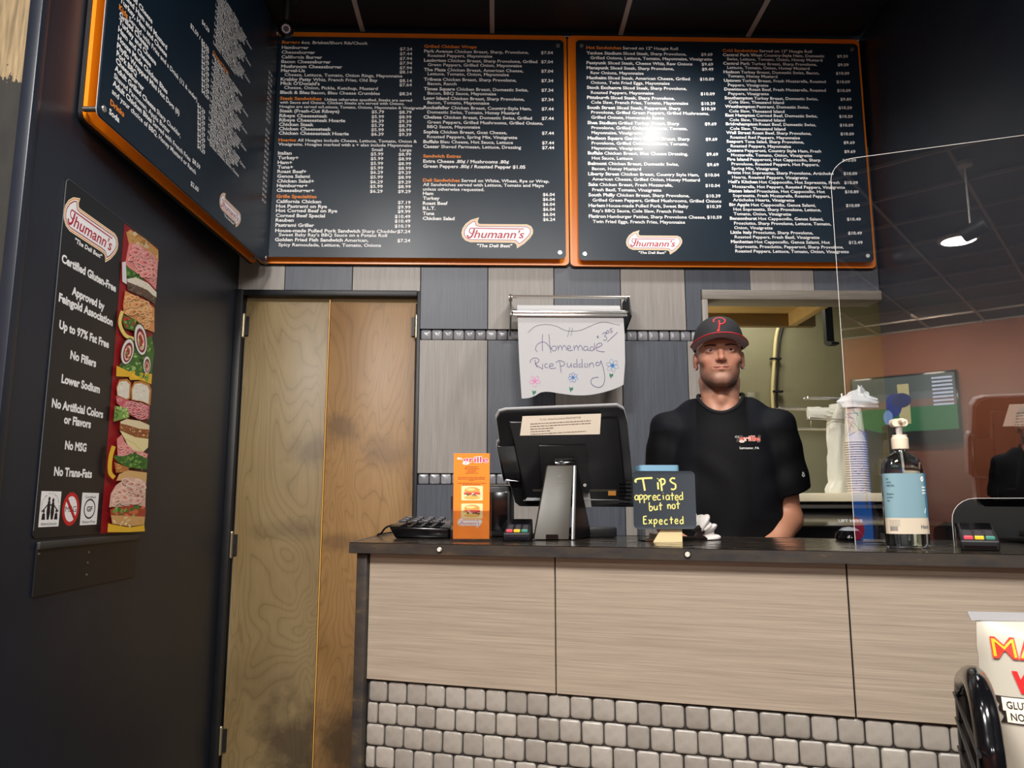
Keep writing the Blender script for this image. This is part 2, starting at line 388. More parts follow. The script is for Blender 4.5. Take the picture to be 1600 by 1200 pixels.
for k in range(10):
    c0, c1 = COLX[k], COLX[k+1]; z0 = S1[1]
    if c1 <= DX1+.01: z0 = DZ+.004
    dark = k % 2 == 1
    if k == 7:
        B().prism([(c0+.0018, z0+.001), (OX0-.013, z0+.001), (OX0-.013, OZ1+.005), (c1-.0018, OZ1+.005), (c1-.0018, 2.9), (c0+.0018, 2.9)], 3.5, 3.522).build('laminate_panel', M['lam_d'], wall_back, smooth=0)
    else: lam(c0, c1, OZ1+.004 if k > 7 else z0, 2.9, dark)
    if 3 <= k <= 7:
        lam(c0, min(c1, OX0-.012), S2[1], S1[0], not dark); lam(c0, min(c1, OX0-.012), 0, S2[0], dark)
lam(OX0-.012, XR, 0, OZ0-.03, True)
# mosaic piece, shared by every copy (unit square, pillowed)
def pillow(name, w_, h_, d_, m, rc=.16, n=4):
    V = []; F = []
    rings = [(1., 0.), (1., .45), (.93, .8), (.8, .97)]
    P0 = rrect(-.5, -.5, .5, .5, rc, n)
    for s_, hh in rings: V += [(x*s_*w_, -hh*d_, z*s_*h_) for x, z in P0]
    N = len(P0)
    for i in range(len(rings)-1): F += [(i*N+k, i*N+(k+1) % N, (i+1)*N+(k+1) % N, (i+1)*N+k) for k in range(N)]
    V.append((0, -d_, 0)); F += [((len(rings)-1)*N+k, (len(rings)-1)*N+(k+1) % N, len(V)-1) for k in range(N)]
    b = MB(); b.add(V, F); me = b.mesh(name, smooth=50); me.materials.append(m); return me
tw = pillow('mosaic_tile', .047, .047, .011, M['tile_w'], .13, 2)
for (z0, z1) in (S1, S2):
    n = 26; p = (OX0-.012-DX1-.006)/n
    for k in range(n):
        o = link('mosaic_tile', tw, None, wall_back, (DX1+.006+p*(k+.5), 3.517, (z0+z1)/2))
# trim round the doorway and the pass-through
tr = struct(B().box(XL, DX0+.028, 3.478, 3.56, 0, DZ+.006).box(DX1-.012, DX1+.004, 3.49, 3.56, 0, DZ+.006).box(DX0+.02, DX1-.012, 3.485, 3.56, DZ-.022, DZ+.006).build('trim_2', M['black_trim'], bevel=.003), 'black frame of the plywood double doors')
B().box(DX0+.028, DX1-.013, 3.54, 3.575, DZ-.044, DZ-.022).build('door_head', mat('cream_head', rgb(214, 200, 150), .5), tr, smooth=0)
pt = mat('grey_wood_trim', rgb(150, 142, 130), .5)
struct(B().box(OX0-.01, OX1, 3.484, 3.62, OZ1-.042, OZ1+.004).build('trim_3', grain('grey_trim_grain', rgb(150, 142, 130), rgb(104, 98, 90), 0, .5), bevel=.003), 'grey wooden head of the pass-through')
struct(B().box(OX0-.01, OX0+.016, 3.486, 3.62, OZ0, OZ1-.042).build('trim_4', M['lam_l'], bevel=.002), 'pale side jamb of the pass-through')
# doors
for i, (x0, x1, mm) in enumerate(((DX0+.034, -.775, M['ply1']), (-.768, DX1-.018, M['ply2']))):
    d = struct(B().box(x0, x1, 3.515, 3.55, .015, DZ-.046).build('door_%d' % (i+1), mm, bevel=.003), ['left leaf of birch plywood door with olive tone and grimy push marks', 'right leaf of birch plywood door with amber grain'][i])
    hx = x0-.004 if i == 0 else x1+.004
    for hz in ((1.985, .17, .99) if i == 0 else (1.985, .17)):
        b = B().cyl((hx, 3.500, hz-.05), (hx, 3.500, hz+.05), .0085, n=12)
        for q in (-.052, .052): b.sphere((hx, 3.500, hz+q), .0085, 10)
        hg = b.build('hinge', M['brass'], d)
        B().box(hx-.004 if i == 0 else hx-.022, hx+.022 if i == 0 else hx+.004, 3.503, 3.5155, hz-.045, hz+.045).build('hinge_leaf', M['black_trim'], hg)
b = B().box(-.7735, -.7695, 3.513, 3.545, .02, DZ-.035).build('edge_strip', mat('bright_edge_strip', rgb(226, 170, 84), .35), bpy.data.objects['door_2'], smooth=0)

# kitchen beyond the pass-through
kit = struct(B().box(.5, 2.6, 5.0, 5.1, 0, 2.7).box(2.6, 2.7, 3.6, 5.1, 0, 2.7).box(.4, .5, 3.6, 5.1, 0, 2.7).build('wall_kitchen', M['olive'], smooth=0), 'olive kitchen wall seen through the pass-through')
wood = grain('soffit_wood', rgb(190, 158, 98), rgb(160, 128, 76), 0, .5, .3); wood2 = grain('beam_wood', rgb(150, 126, 80), rgb(120, 98, 62), 0, .5, .3)
sf = struct(B().box(.5, 2.6, 3.6, 5.0, 2.62, 2.7).build('ceiling_kitchen', M['olive'], smooth=0))
so = struct(B().box(1.0, 1.86, 3.62, 4.34, 2.26, 2.285).build('trim_5', wood, smooth=0), 'yellow plywood soffit above the pass-through')
B().box(1.0, 1.86, 4.30, 4.345, 2.185, 2.26).build('beam', wood2, so, bevel=.002)
B().box(1.70, 1.745, 3.62, 4.30, 2.185, 2.26).build('beam', wood, so, bevel=.002)
B().box(1.035, 1.075, 3.62, 4.30, 2.185, 2.26).build('beam', wood, so, bevel=.002)
struct(B().box(OX0+.02, OX1-.002, 3.40, 4.35, OZ0-.026, OZ0+.012).build('trim_6', mat('cream_sill', rgb(226, 214, 182), .4), bevel=.004), 'cream sill shelf of the pass-through')
bk = tag(B().prism([(4.36, 2.6), (4.40, 2.6), (4.40, 2.10), (4.36, 2.08), (4.30, 2.08), (4.30, 2.092), (4.36, 2.11)], ony(1297, 500, 4.35).x-.022, ony(1297, 500, 4.35).x+.022, 'x').build('shelf_bracket', M['blackm']), 'black steel angle bracket hanging under the soffit beam', 'bracket')
c0 = [tuple(ony(x_, y_, 4.97)) for x_, y_ in ((1232, 440), (1226, 485), (1218, 505), (1212, 530), (1209, 575), (1207, 620), (1211, 680), (1220, 740))]
kc = thing('cable_run', 'cream cable pair clipped to the olive kitchen wall', 'cable')
B().tube(spline(c0, 5), .011, 8).build('cable', mat('cream_cable', rgb(216, 202, 150), .45), kc)
B().tube(spline([(x+.03, y+.005, z) for x, y, z in c0], 5), .007, 8).build('cable', M['blackm'], kc)
for z in (2.12, 1.90): B().box(c0[4][0]-.02, c0[4][0]+.05, 4.955, 4.985, z-.006, z+.006).build('clip', M['blackm'], kc)
ob = tag(B().box(ony(1166, 620, 5).x, ony(1178, 620, 5).x, 4.975, 5.0, ony(1170, 634, 5).z, ony(1170, 614, 5).z).build('outlet_box', mat('grey_box', rgb(150, 146, 134), .5), bevel=.004), 'small grey outlet box on the olive wall beside the cap', 'outlet')

tl_ = thing('added_tube_lamp', 'white tube lamp on the hidden kitchen side wall', 'lamp', (.5, 4.3, 1.7))  # made-up fixture for the added kitchen fill lamp
B().box(.0, .05, -.33, .33, -.06, .06).build('housing', M['white'], tl_, bevel=.004); B().cyl((.075, -.3, 0), (.075, .3, 0), .016, n=12).build('tube', mat('added_tube_glow', rgb(255, 246, 224), .3, emit=(1, .92, .74, 1), es=4.), tl_)
for y_ in (-.31, .31): B().box(.05, .09, y_-.012, y_+.012, -.02, .02).build('holder', M['white'], tl_)
# fixtures of the room lamps
emw = mat('lamp_glow', rgb(255, 250, 240), .4, emit=(1, .95, .88, 1), es=6.)
for i, (p, tt, e, a) in enumerate(TRACK):
    th = thing('track_head', ['black spotlight on the ceiling above the right menu board', 'black spotlight on the ceiling left of the guest', 'black spotlight on the ceiling right of the guest', 'black spotlight aimed at the left wall'][i], 'spotlight', p)
    d = (Vector(tt)-Vector(p)).normalized(); s = -d*.06
    B().cyl((s.x, s.y, s.z), (s.x, s.y, CEIL-p[2]-.004), .009, n=10).build('stem', M['blackm'], th)
    q0 = -d*.11; B().cyl(q0, -d*.005, .045, .05, 20, caps=False).cyl(q0-d*.001, q0, .045, n=20).build('shade', M['blackm'], th)
for i, (x, y) in enumerate(PANELS):
    th = thing('ceiling_light', ['square ceiling light left of the guest', 'square ceiling light right of the guest', 'round ceiling light at the rear left', 'round ceiling light at the rear'][i], 'light', (x, y, CEIL))
    if i < 2:
        B().box(-.31, .31, -.31, -.285, -.022, .0).box(-.31, .31, .285, .31, -.022, 0).box(-.31, -.285, -.285, .285, -.022, 0).box(.285, .31, -.285, .285, -.022, 0).build('frame', M['white'], th, smooth=0)
        B().box(-.285, .285, -.285, .285, -.012, -.002).build('diffuser', emw, th, smooth=0)
    else:
        B().lathe([(.14, -.0005), (.165, -.0005), (.165, -.018), (.14, -.018)], 32).build('frame', M['white'], th); B().cyl((0, 0, -.012), (0, 0, -.002), .14, n=32).build('diffuser', emw, th)

# ------------------------------------------------------------------ service counter (front turned 19.5 degrees to the back wall)
CA = math.radians(19.5); CO = Vector((-.37, 2.03, 0)); TOP = 1.07
def cw(u, v, z=0.): return Vector((CO.x+u*math.cos(CA)+v*math.sin(CA), CO.y-u*math.sin(CA)+v*math.cos(CA), z))
m = mat('dark_worktop_laminate', rgb(40, 34, 28), .16); t = NT(m)
n1 = t.noise(t.coord('World'), 7, 5, .65); r1 = t.ramp(n1, 0, [(.3, rgb(30, 27, 24)), (.6, rgb(44, 38, 31)), (.8, rgb(66, 54, 38))]); t.l(r1, 0, t.b, 'Base Color')
n2 = t.noise(t.coord('World'), 14, 4, .6); r2 = t.ramp(n2, 0, [(.35, (.10, .10, .10, 1)), (.75, (.34, .34, .34, 1))]); t.l(r2, 0, t.b, 'Roughness'); M['worktop'] = m
m = mat('worn_black_edge', rgb(44, 42, 40), .4); t = NT(m)
n1 = t.noise(t.coord('World', (1, 1, 3)), 9, 5, .7); r1 = t.ramp(n1, 0, [(.35, rgb(38, 38, 40)), (.6, rgb(58, 52, 44)), (.78, rgb(104, 84, 54))]); t.l(r1, 0, t.b, 'Base Color'); M['edge'] = m
top_poly = [(-.37, 2.03), tuple(cw(2.32, 0)[:2]), tuple(cw(2.10, .66)[:2]), (.05, 2.58), (.05, 3.495), (-.36, 3.495)]
ct = tag(B().prism(top_poly, TOP-.024, TOP, 'z').build('countertop', M['worktop'], bevel=.002, seg=1, smooth=0), 'dark glossy L-shaped countertop with black banded edge', 'countertop')
# edge band along the guest side
d0 = cw(0, -.0015); d1 = cw(2.32, -.0015)
B().hexa([cw(-.003, -.002, TOP-.025), cw(2.318, -.002, TOP-.025), cw(2.318, .0, TOP-.025), cw(-.003, .0, TOP-.025)], [cw(-.003, -.002, TOP-.0005), cw(2.318, -.002, TOP-.0005), cw(2.318, .0, TOP-.0005), cw(-.003, .0, TOP-.0005)]).build('edge_band', M['edge'], ct, smooth=0)
for u in (.251, .852, 1.54):
    c = cw(u, -.0018, 1.058)
    ax = cw(u, -.0075, 1.058)
    sc_o = B().cyl(c, ax, .0062, .005, 14).build('screw', mat('pale_screw', rgb(214, 208, 196), .45, .2), ct); B().cyl(cw(u, -.0022, 1.058), cw(u, -.0025, 1.058), .0095, n=14).build('washer', M['blackm'], sc_o)
# base: body, edge trim, three grained panels, mosaic
base = thing('service_counter', 'grey wood panelled counter front with pillowed stone mosaic below', 'counter', (CO.x, CO.y, 0), -CA)
ZP0, ZP1 = .733, TOP-.0255
b = B().box(.03, 2.19, .045, .30, 0, ZP1)
b.build('body', M['blackm'], base, smooth=0)
B().box(.03, .06, .30, .62, 0, ZP1-.001).build('side_wall', M['blackm'], base, smooth=0)
B().box(.012, .042, .012, .06, 0, ZP1).build('corner_trim', M['edge'], base, bevel=.003)
M['lam_h'] = grain('beige_horizontal_laminate', rgb(165, 151, 134), rgb(118, 107, 94), 0, .45, 1.25, 'Object', rgb(136, 123, 108))
for (a, c) in ((.0435, .5365), (.5395, 1.1785), (1.1815, 2.19)):
    B().box(a, c, .025, .045, ZP0, ZP1).build('front_panel', M['lam_h'], base, bevel=.001, seg=1, smooth=0)
gm = mat('dark_grout', rgb(38, 34, 32), .8)
B().box(.0435, 2.19, .036, .0455, 0, ZP0-.001).build('grout', gm, base, smooth=0)
TP = .0522
tc_ = pillow('mosaic_tile', .0492, .0492, .0062, M['tile_c'], .15, 3)
rest = MB(); rows = int(ZP0/TP)
for r in range(rows):
    z = ZP0-.003-TP*(r+.5); off = [0, -.026, -.006, -.03, -.012, -.02][r % 6]
    for k in range(43):
        u = .0435+.004+off+TP*(k+.5); a0 = max(u-.0246, .0445); a1 = min(u+.0246, 2.188)
        if a1-a0 < .006: continue
        s_ = (a1-a0)/.0492; jz = R_.uniform(-.0008, .0008); ju = R_.uniform(-.0006, .0006)
        if r < 6 and k < 40:
            o = link('mosaic_tile', tc_, None, base, ((a0+a1)/2+ju, .0362, z+jz)); o.scale = (s_, R_.uniform(.8, 1.2), 1); o.rotation_euler = (R_.uniform(-.02, .02), R_.uniform(-.012, .012), R_.uniform(-.02, .02))
        else:
            rest.box(a0, a1, .027, .0365, z-.0246, z+.0246)
so_ = rest.build('mosaic_field', M['tile_c'], base, smooth=0); so_['kind'] = 'stuff'
# staff-side ledge below the worktop
lg = tag(B().hexa([cw(.34, .32, .90), cw(1.9, .32, .90), cw(1.9, .78, .90), cw(.34, .78, .90)], [cw(.34, .32, .925), cw(1.9, .32, .925), cw(1.9, .78, .925), cw(.34, .78, .925)]).build('work_ledge', M['steel'], bevel=.003), 'low steel work ledge behind the counter', 'shelf')
B().hexa([cw(.5, .33, 0), cw(.54, .33, 0), cw(.54, .37, 0), cw(.5, .37, 0)], [cw(.5, .33, .9), cw(.54, .33, .9), cw(.54, .37, .9), cw(.5, .37, .9)]).hexa([cw(1.5, .33, 0), cw(1.54, .33, 0), cw(1.54, .37, 0), cw(1.5, .37, 0)], [cw(1.5, .33, .9), cw(1.54, .33, .9), cw(1.54, .37, .9), cw(1.5, .37, .9)]).build('leg', M['steel'], lg, smooth=0)

# ------------------------------------------------------------------ logo of the deli brand, in a unit box (width 1)
WHT = rgb(248, 246, 244); ORG = rgb(240, 140, 50); NAVY = rgb(24, 36, 46)
_lg = [(450, 120), (428, 190), (440, 232), (480, 240), (800, 240), (1290, 240), (1360, 272), (1395, 340), (1390, 410), (1340, 490), (1240, 590), (1115, 675), (1105, 612), (1075, 580), (1000, 575), (600, 573), (300, 572), (215, 540), (160, 475), (146, 400), (165, 320), (220, 235), (310, 165)]
def inset(P, d):
    N = len(P); out = []; A = sum(P[i][0]*P[(i+1) % N][1]-P[(i+1) % N][0]*P[i][1] for i in range(N)); s = 1 if A > 0 else -1
    for i in range(N):
        a = Vector(P[i-1]); b_ = Vector(P[i]); c = Vector(P[(i+1) % N]); e1 = (b_-a).normalized(); e2 = (c-b_).normalized()
        n_ = Vector((-e1.y, e1.x))+Vector((-e2.y, e2.x)); k = max(.45, n_.length/2); n_.normalize()
        q = b_+n_*s*d/k; out.append((q.x, q.y))
    return out
_lgn = [((x-145)/1250, (400-y)/1250) for x, y in _lg]
def logo(P, cx, cz, W, tagline=True, res=3, fx=1.):
    T = lambda pts: [(cx+(p[0]-.5)*W, cz+p[1]*W) for p in pts]
    P.poly(T(_lgn), rgb(252, 240, 214)); P.poly(T(inset(_lgn, .009)), rgb(236, 150, 40)); P.poly(T(inset(_lgn, .019)), rgb(255, 248, 240)); P.poly(T(inset(_lgn, .030)), rgb(150, 46, 30)); P.poly(T(inset(_lgn, .041)), rgb(252, 250, 252))
    red = rgb(178, 18, 46)
    q = lambda x, y: (cx+((x-145)/1250-.5)*W, cz+(400-y)/1250*W)
    P.stroke([q(*p) for p in spline([(375, 385), (330, 415), (290, 395), (285, 350), (310, 320), (370, 318), (500, 320), (900, 324), (1235, 326)], 5)], .013*W, red)
    P.stroke([q(*p) for p in spline([(372, 330), (352, 400), (325, 465), (280, 490), (255, 470), (252, 440)], 5)], .022*W, red)
    x0, z0 = q(360, 492); P.text("humann's", x0, z0, .115*W, red, width=.705*W*fx, bold=.012, shear=.28, res=res)
    if tagline:
        x0, z0 = q(420, 660); P.text('"The Deli Best"', x0, z0, .045*W, WHT, width=.49*W, bold=.03, shear=.15, res=2)

# ------------------------------------------------------------------ menu boards
def frame_M(Ov, ex, ez):
    ex = Vector(ex).normalized(); ez = Vector(ez).normalized(); ey = ez.cross(ex)
    return Matrix((( ex.x, ey.x, ez.x, Ov[0]), (ex.y, ey.y, ez.y, Ov[1]), (ex.z, ey.z, ez.z, Ov[2]), (0, 0, 0, 1)))
m = mat('navy_menu_panel', rgb(15, 33, 47), .3, spec=.2); t = NT(m)
n1 = t.noise(t.coord('World'), 2.2, 4, .6); r1 = t.ramp(n1, 0, [(.35, (.42, .42, .42, 1)), (.7, (.52, .52, .52, 1))]); t.l(r1, 0, t.b, 'Roughness'); m.node_tree.nodes['Principled BSDF'].inputs['Coat Weight'].default_value = .42; m.node_tree.nodes['Principled BSDF'].inputs['Coat Roughness'].default_value = .3; M['navy'] = m
BD = .05
class Board:
    def __init__(s, label, P0, ex, W, H, pan, bd=BD):
        """P0 lower left corner of the orange back plate, ex its direction, pan = inset rectangle of the dark panel"""
        s.BD = BD = bd; ex = Vector(ex).normalized(); s.M = frame_M(P0, ex, (0, 0, 1)); s.root = thing('menu_board', label, 'menu board', M=s.M, group='menu boards over the counter')
        s.W, s.H, s.pan = W, H, pan
        B().prism(rrect(0, 0, W, H, .022, 4), -.012, 0).build('back_plate', M['orange'], s.root, bevel=.002, seg=1)
        B().prism(rrect(-.004, -.004, W+.004, H+.004, .022, 4), .0005, .012).build('rear_frame', M['blackm'], s.root)
        s.panel = B().prism(rrect(*pan, .02, 5), -BD, -BD+.005).build('menu_panel', M['navy'], s.root, bevel=.0012, seg=1)
        B().prism(rrect(pan[0], pan[1], pan[2], pan[3], .02, 5), -BD+.0051, -BD+.0065).build('panel_edge', mat('white_core_edge', rgb(220, 214, 205), .4), s.panel)
        for x in (pan[0]+.028, pan[2]-.028):
            for z in (pan[1]+.03, pan[3]-.03):
                o = B().cyl((x, -BD-.0035, z), (x, -BD-.0005, z), .009, .0105, 16).build('screw', M['chrome'], s.root)
                B().cyl((x, -BD+.0066, z), (x, -.0121, z), .008, n=12).build('spacer', M['steel'], o)
        s.N = np.array(s.M.to_3x3() @ Vector((0, -1, 0))); s.Pp = np.array(s.M @ Vector((0, -BD, 0))); s.inv = s.M.inverted()
    def uv(s, px, py):
        q = s.inv @ onp(px, py, s.Pp, s.N); return q.x, q.z
class Sect:
    """one printed block: every line of lettering is a piece of its own under the panel"""
    def __init__(s, bd): s.bd = bd; s.n = 0
    def put(s, name, body, x, z, h, col, **k):
        P = Print(); w_ = P.text(body, x, z, h, col, **k)
        if P.v: P.build(name, M['print'], s.bd.panel, -s.bd.BD-.0006)
        return w_
    def done(s): pass
def row(S, px, py, segs, h, crop, kx, price=None, dv=0.):
    """segs: list of (style, text): ^ heading, * bold name, - plain; px, py = left end, mid height in a crop (ox, oy, scale)"""
    ox, oy, k = crop; u, v = S.bd.uv(ox+px/k, oy+py/k); z = v-h/2+dv; x = u; P = Print(); heading = segs and segs[0][0] == '^'
    for st, tx in segs:
        w_ = P.text(tx, x, z, h*(1.04 if st != '-' else 1.), ORG if st == '^' else WHT, bold=.03 if st != '-' else .017, kx=kx, layer=False)
        x += w_+h*.38*kx
    if P.v: P.build('section_heading' if heading else 'menu_line', M['print'], S.bd.panel, -S.bd.BD-.0006)
    for (pxr, tx) in (price or []):
        u2, _ = S.bd.uv(ox+pxr/k, oy+py/k); S.put('price', tx, u2, z, h, WHT, bold=.020, kx=kx, align='r')
def seg(s):
    out = []
    for part in s.split('|'):
        st = part[0] if part[0] in '^*' else '-'; out.append((st, part[1:] if st != '-' else part))
    return out

# left board of the pair on the back wall
YP = YB-.012
p0 = ony(404, 411, YP-.006); p1 = ony(889, 416, YP-.006); pt_ = ony(880, 57, YP-.006)
zb = (p0.z+p1.z)/2; Wb = p1.x-p0.x; Hb = min(pt_.z, CEIL-.006)-zb
def panel_rect(P0, W, corners, Yp):
    q = [ony(x, y, Yp) for x, y in corners]; return ((q[0].x+q[3].x)/2-P0.x, (q[2].z+q[3].z)/2-P0.z, (q[1].x+q[2].x)/2-P0.x, (q[0].z+q[1].z)/2-P0.z)
cr2 = lambda x, y: (400+x/3.076, 30+y/3.076); cr3 = lambda x, y: (890+x/3.076, 40+y/3.076)
P0 = Vector((p0.x, YP, zb))
pr = panel_rect(P0, Wb, [cr2(72, 48), cr2(1478, 88), cr2(1490, 1158), cr2(28, 1135)], YP-BD)
b1 = Board('left navy menu board on the back wall, burgers and chicken wraps', P0, (1, 0, 0), Wb, Hb, (pr[0], pr[1], pr[2], min(pr[3], Hb-.048)))
c2 = (400, 30, 3.076); K = 1.225; H1 = .0158
S = Sect(b1); cx = lambda y: 125-(y-110)*.0358
p1x = lambda y: 751-(y-147)*.0105; p2x = lambda y: 616-(y-440)*.018
for y, s_, pr_ in ((110, '^Burgers|6oz. Brisket/Short Rib/Chuck', 0), (135, '*Hamburger', '$7.24'), (158, '*Cheeseburger', '$7.44'), (181, '*California Burger', '$7.94'), (203, '*Bacon Cheeseburger', '$7.94'), (226, '*Mushroom Cheeseburger', '$7.94'), (246, '*Marvel-Us', '$8.14'), (266, '>Cheese, Lettuce, Tomato, Onion Rings, Mayonnaise', 0), (288, '*Krabby Patty|Whiz, French Fries, Old Bay', '$8.14'), (308, "*Mick O'Donald's", '$7.64'), (328, '>Cheese, Onion, Pickle, Ketchup, Mustard', 0), (351, '*Black & Bleu|Bacon, Bleu Cheese Crumbles', '$8.24')):
    i = s_[0] == '>'; row(S, cx(y)+(18 if i else 0), y, seg(s_[1:] if i else s_), H1, c2, K, [(p1x(y), pr_)] if pr_ else None)
S.done(); S = Sect(b1)
for y, s_, a, b_ in ((380, '^Steak Sandwiches', 0, 0), (440, '*Steak (Fresh-Cut Ribeye)', '$5.79', '$8.79'), (463, '*Ribeye Cheesesteak', '$5.99', '$8.99'), (484, '*Ribeye Cheesesteak Hoagie', '$6.39', '$9.39'), (505, '*Chicken Steak', '$5.79', '$8.79'), (526, '*Chicken Cheesesteak', '$5.99', '$8.99'), (547, '*Chicken Cheesesteak Hoagie', '$6.39', '$9.39')):
    row(S, cx(y), y, seg(s_), H1, c2, K, [(p2x(y), a), (p1x(y), b_)] if a else None)
for x, y, s_ in ((330, 385, 'Unless otherwise specified, Steaks are served'), (cx(399), 399, 'with Sauce and Onions. Chicken Steaks are served with Onions.'), (cx(419), 419, 'Hoagies are served w/Lettuce, Tomato, Onions, Mayonnaise & Vinaigrette')):
    row(S, x, y, [('-', s_)], .0138, c2, K*.97)
S.done(); S = Sect(b1)
row(S, cx(580), 580, seg('^Hoagies|All Hoagies include Cheese, Lettuce, Tomato, Onion &'), .0148, c2, K); row(S, cx(600), 600, seg('Vinaigrette. Hoagies marked with a + also include Mayonnaise'), .0148, c2, K)
row(S, cx(622), 622, [], H1*.95, c2, K, [(609, 'Small'), (748, 'Large')])
for y, s_, a, b_ in ((643, '*Italian', '$5.99', '$8.99'), (665, '*Turkey+', '$5.99', '$8.99'), (688, '*Ham+', '$5.99', '$8.99'), (710, '*Tuna+', '$5.99', '$8.99'), (731, '*Roast Beef+', '$6.29', '$9.29'), (754, '*Genoa Salami', '$5.99', '$8.99'), (777, '*Chicken Salad+', '$6.29', '$9.29'), (799, '*Hamburger+', '$5.99', '$8.99'), (822, '*Cheeseburger+', '$6.29', '$9.29')):
    row(S, cx(y), y, seg(s_), H1, c2, K, [(p2x(y), a), (p1x(y), b_)])
S.done(); S = Sect(b1)
for y, s_, pr_ in ((851, '^Grille Specialties', 0), (875, '*California Chicken', '$7.19'), (898, '*Hot Pastrami on Rye', '$9.99'), (919, '*Hot Corned Beef on Rye', '$9.99'), (943, '*Corned Beef Special', '$10.49'), (965, '*Reuben', '$10.49'), (989, '*Pastrami Griller', '$10.19'), (1015, '*House-made Pulled Pork Sandwich|Sharp Cheddar,', '$7.24'), (1035, ">Sweet Baby Ray's BBQ Sauce on a Potato Roll", 0), (1059, '*Golden Fried Fish Sandwich|American,', '$7.24'), (1083, '>Spicy Remoulade, Lettuce, Tomato, Onions', 0)):
    i = s_[0] == '>'; row(S, cx(y)+(18 if i else 0), y, seg(s_[1:] if i else s_), H1, c2, K, [(p1x(y), pr_)] if pr_ else None)
S.done(); S = Sect(b1); K = 1.19; cx = lambda y: 808-(y-130)*.0085; px_ = lambda y: 1427+(y-154)*.0135
for y, s_, pr_ in ((130, '^Grilled Chicken Wraps', 0), (153, '*Park Avenue|Chicken Breast, Sharp, Provolone,', '$7.04'), (174, '>Roasted Peppers, Mayonnaise', 0), (197, '*Lexington|Chicken Breast, Sharp Provolone, Grilled', '$7.04'), (218, '>Green Peppers, Grilled Onion, Mayonnaise', 0), (242, '*The Plaza|Chicken Breast, American Cheese,', '$7.04'), (262, '>Lettuce, Tomato, Onion, Mayonnaise', 0), (288, '*Tribeca|Chicken Breast, Sharp Provolone,', '$7.34'), (309, '>Bacon, Ranch', 0), (334, '*Times Square|Chicken Breast, Domestic Swiss,', '$7.34'), (355, '>Bacon, BBQ Sauce, Mayonnaise', 0), (379, '*Long Island|Chicken Breast, Sharp Provolone,', '$7.34'), (400, '>Bacon, Tomato, Mayonnaise', 0), (424, '*Rockefeller|Chicken Breast, Country-Style Ham,', '$7.44'), (446, '>Domestic Swiss, Tomato, Honey Mustard', 0), (470, '*Chelsea|Chicken Breast, Domestic Swiss, Grilled', '$7.44'), (494, '>Green Peppers, Grilled Mushrooms, Grilled Onions,', 0), (516, '>BBQ Sauce, Mayonnaise', 0), (541, '*Sophia|Chicken Breast, Goat Cheese,', '$7.44'), (564, '>Roasted Peppers, Spring Mix, Vinaigrette', 0), (588, '*Buffalo|Bleu Cheese, Hot Sauce, Lettuce', '$7.44'), (611, '*Caesar|Shaved Parmesan, Lettuce, Dressing', '$7.44')):
    i = s_[0] == '>'; row(S, cx(y)+(18 if i else 0), y, seg(s_[1:] if i else s_), H1, c2, K, [(px_(y), pr_)] if pr_ else None)
S.done(); S = Sect(b1)
for y, s_ in ((657, '^Sandwich Extras'), (682, '*Extra Cheese .80\u00a2 / Mushrooms .80\u00a2'), (706, '*Green Peppers .80\u00a2 / Roasted Pepper $1.05')): row(S, cx(y), y, seg(s_), H1, c2, K)
S.done(); S = Sect(b1)
for y, s_, pr_ in ((773, '^Deli Sandwiches|Served on White, Wheat, Rye or Wrap.', 0), (794, 'All Sandwiches served with Lettuce, Tomato and Mayo', 0), (816, 'unless otherwise requested.', 0), (837, '*Ham', '$6.04'), (860, '*Turkey', '$6.04'), (884, '*Roast Beef', '$6.04'), (908, '*B.L.T.', '$6.04'), (933, '*Tuna', '$6.04'), (957, '*Chicken Salad', '$6.24')):
    row(S, cx(y), y, seg(s_), H1*.98, c2, K, [(px_(y), pr_)] if pr_ else None)
S.done()
P = Print(); u, v = b1.uv(777, 364); logo(P, u, v, .335); P.build('brand_logo', M['print'], b1.panel, -BD-.0006)

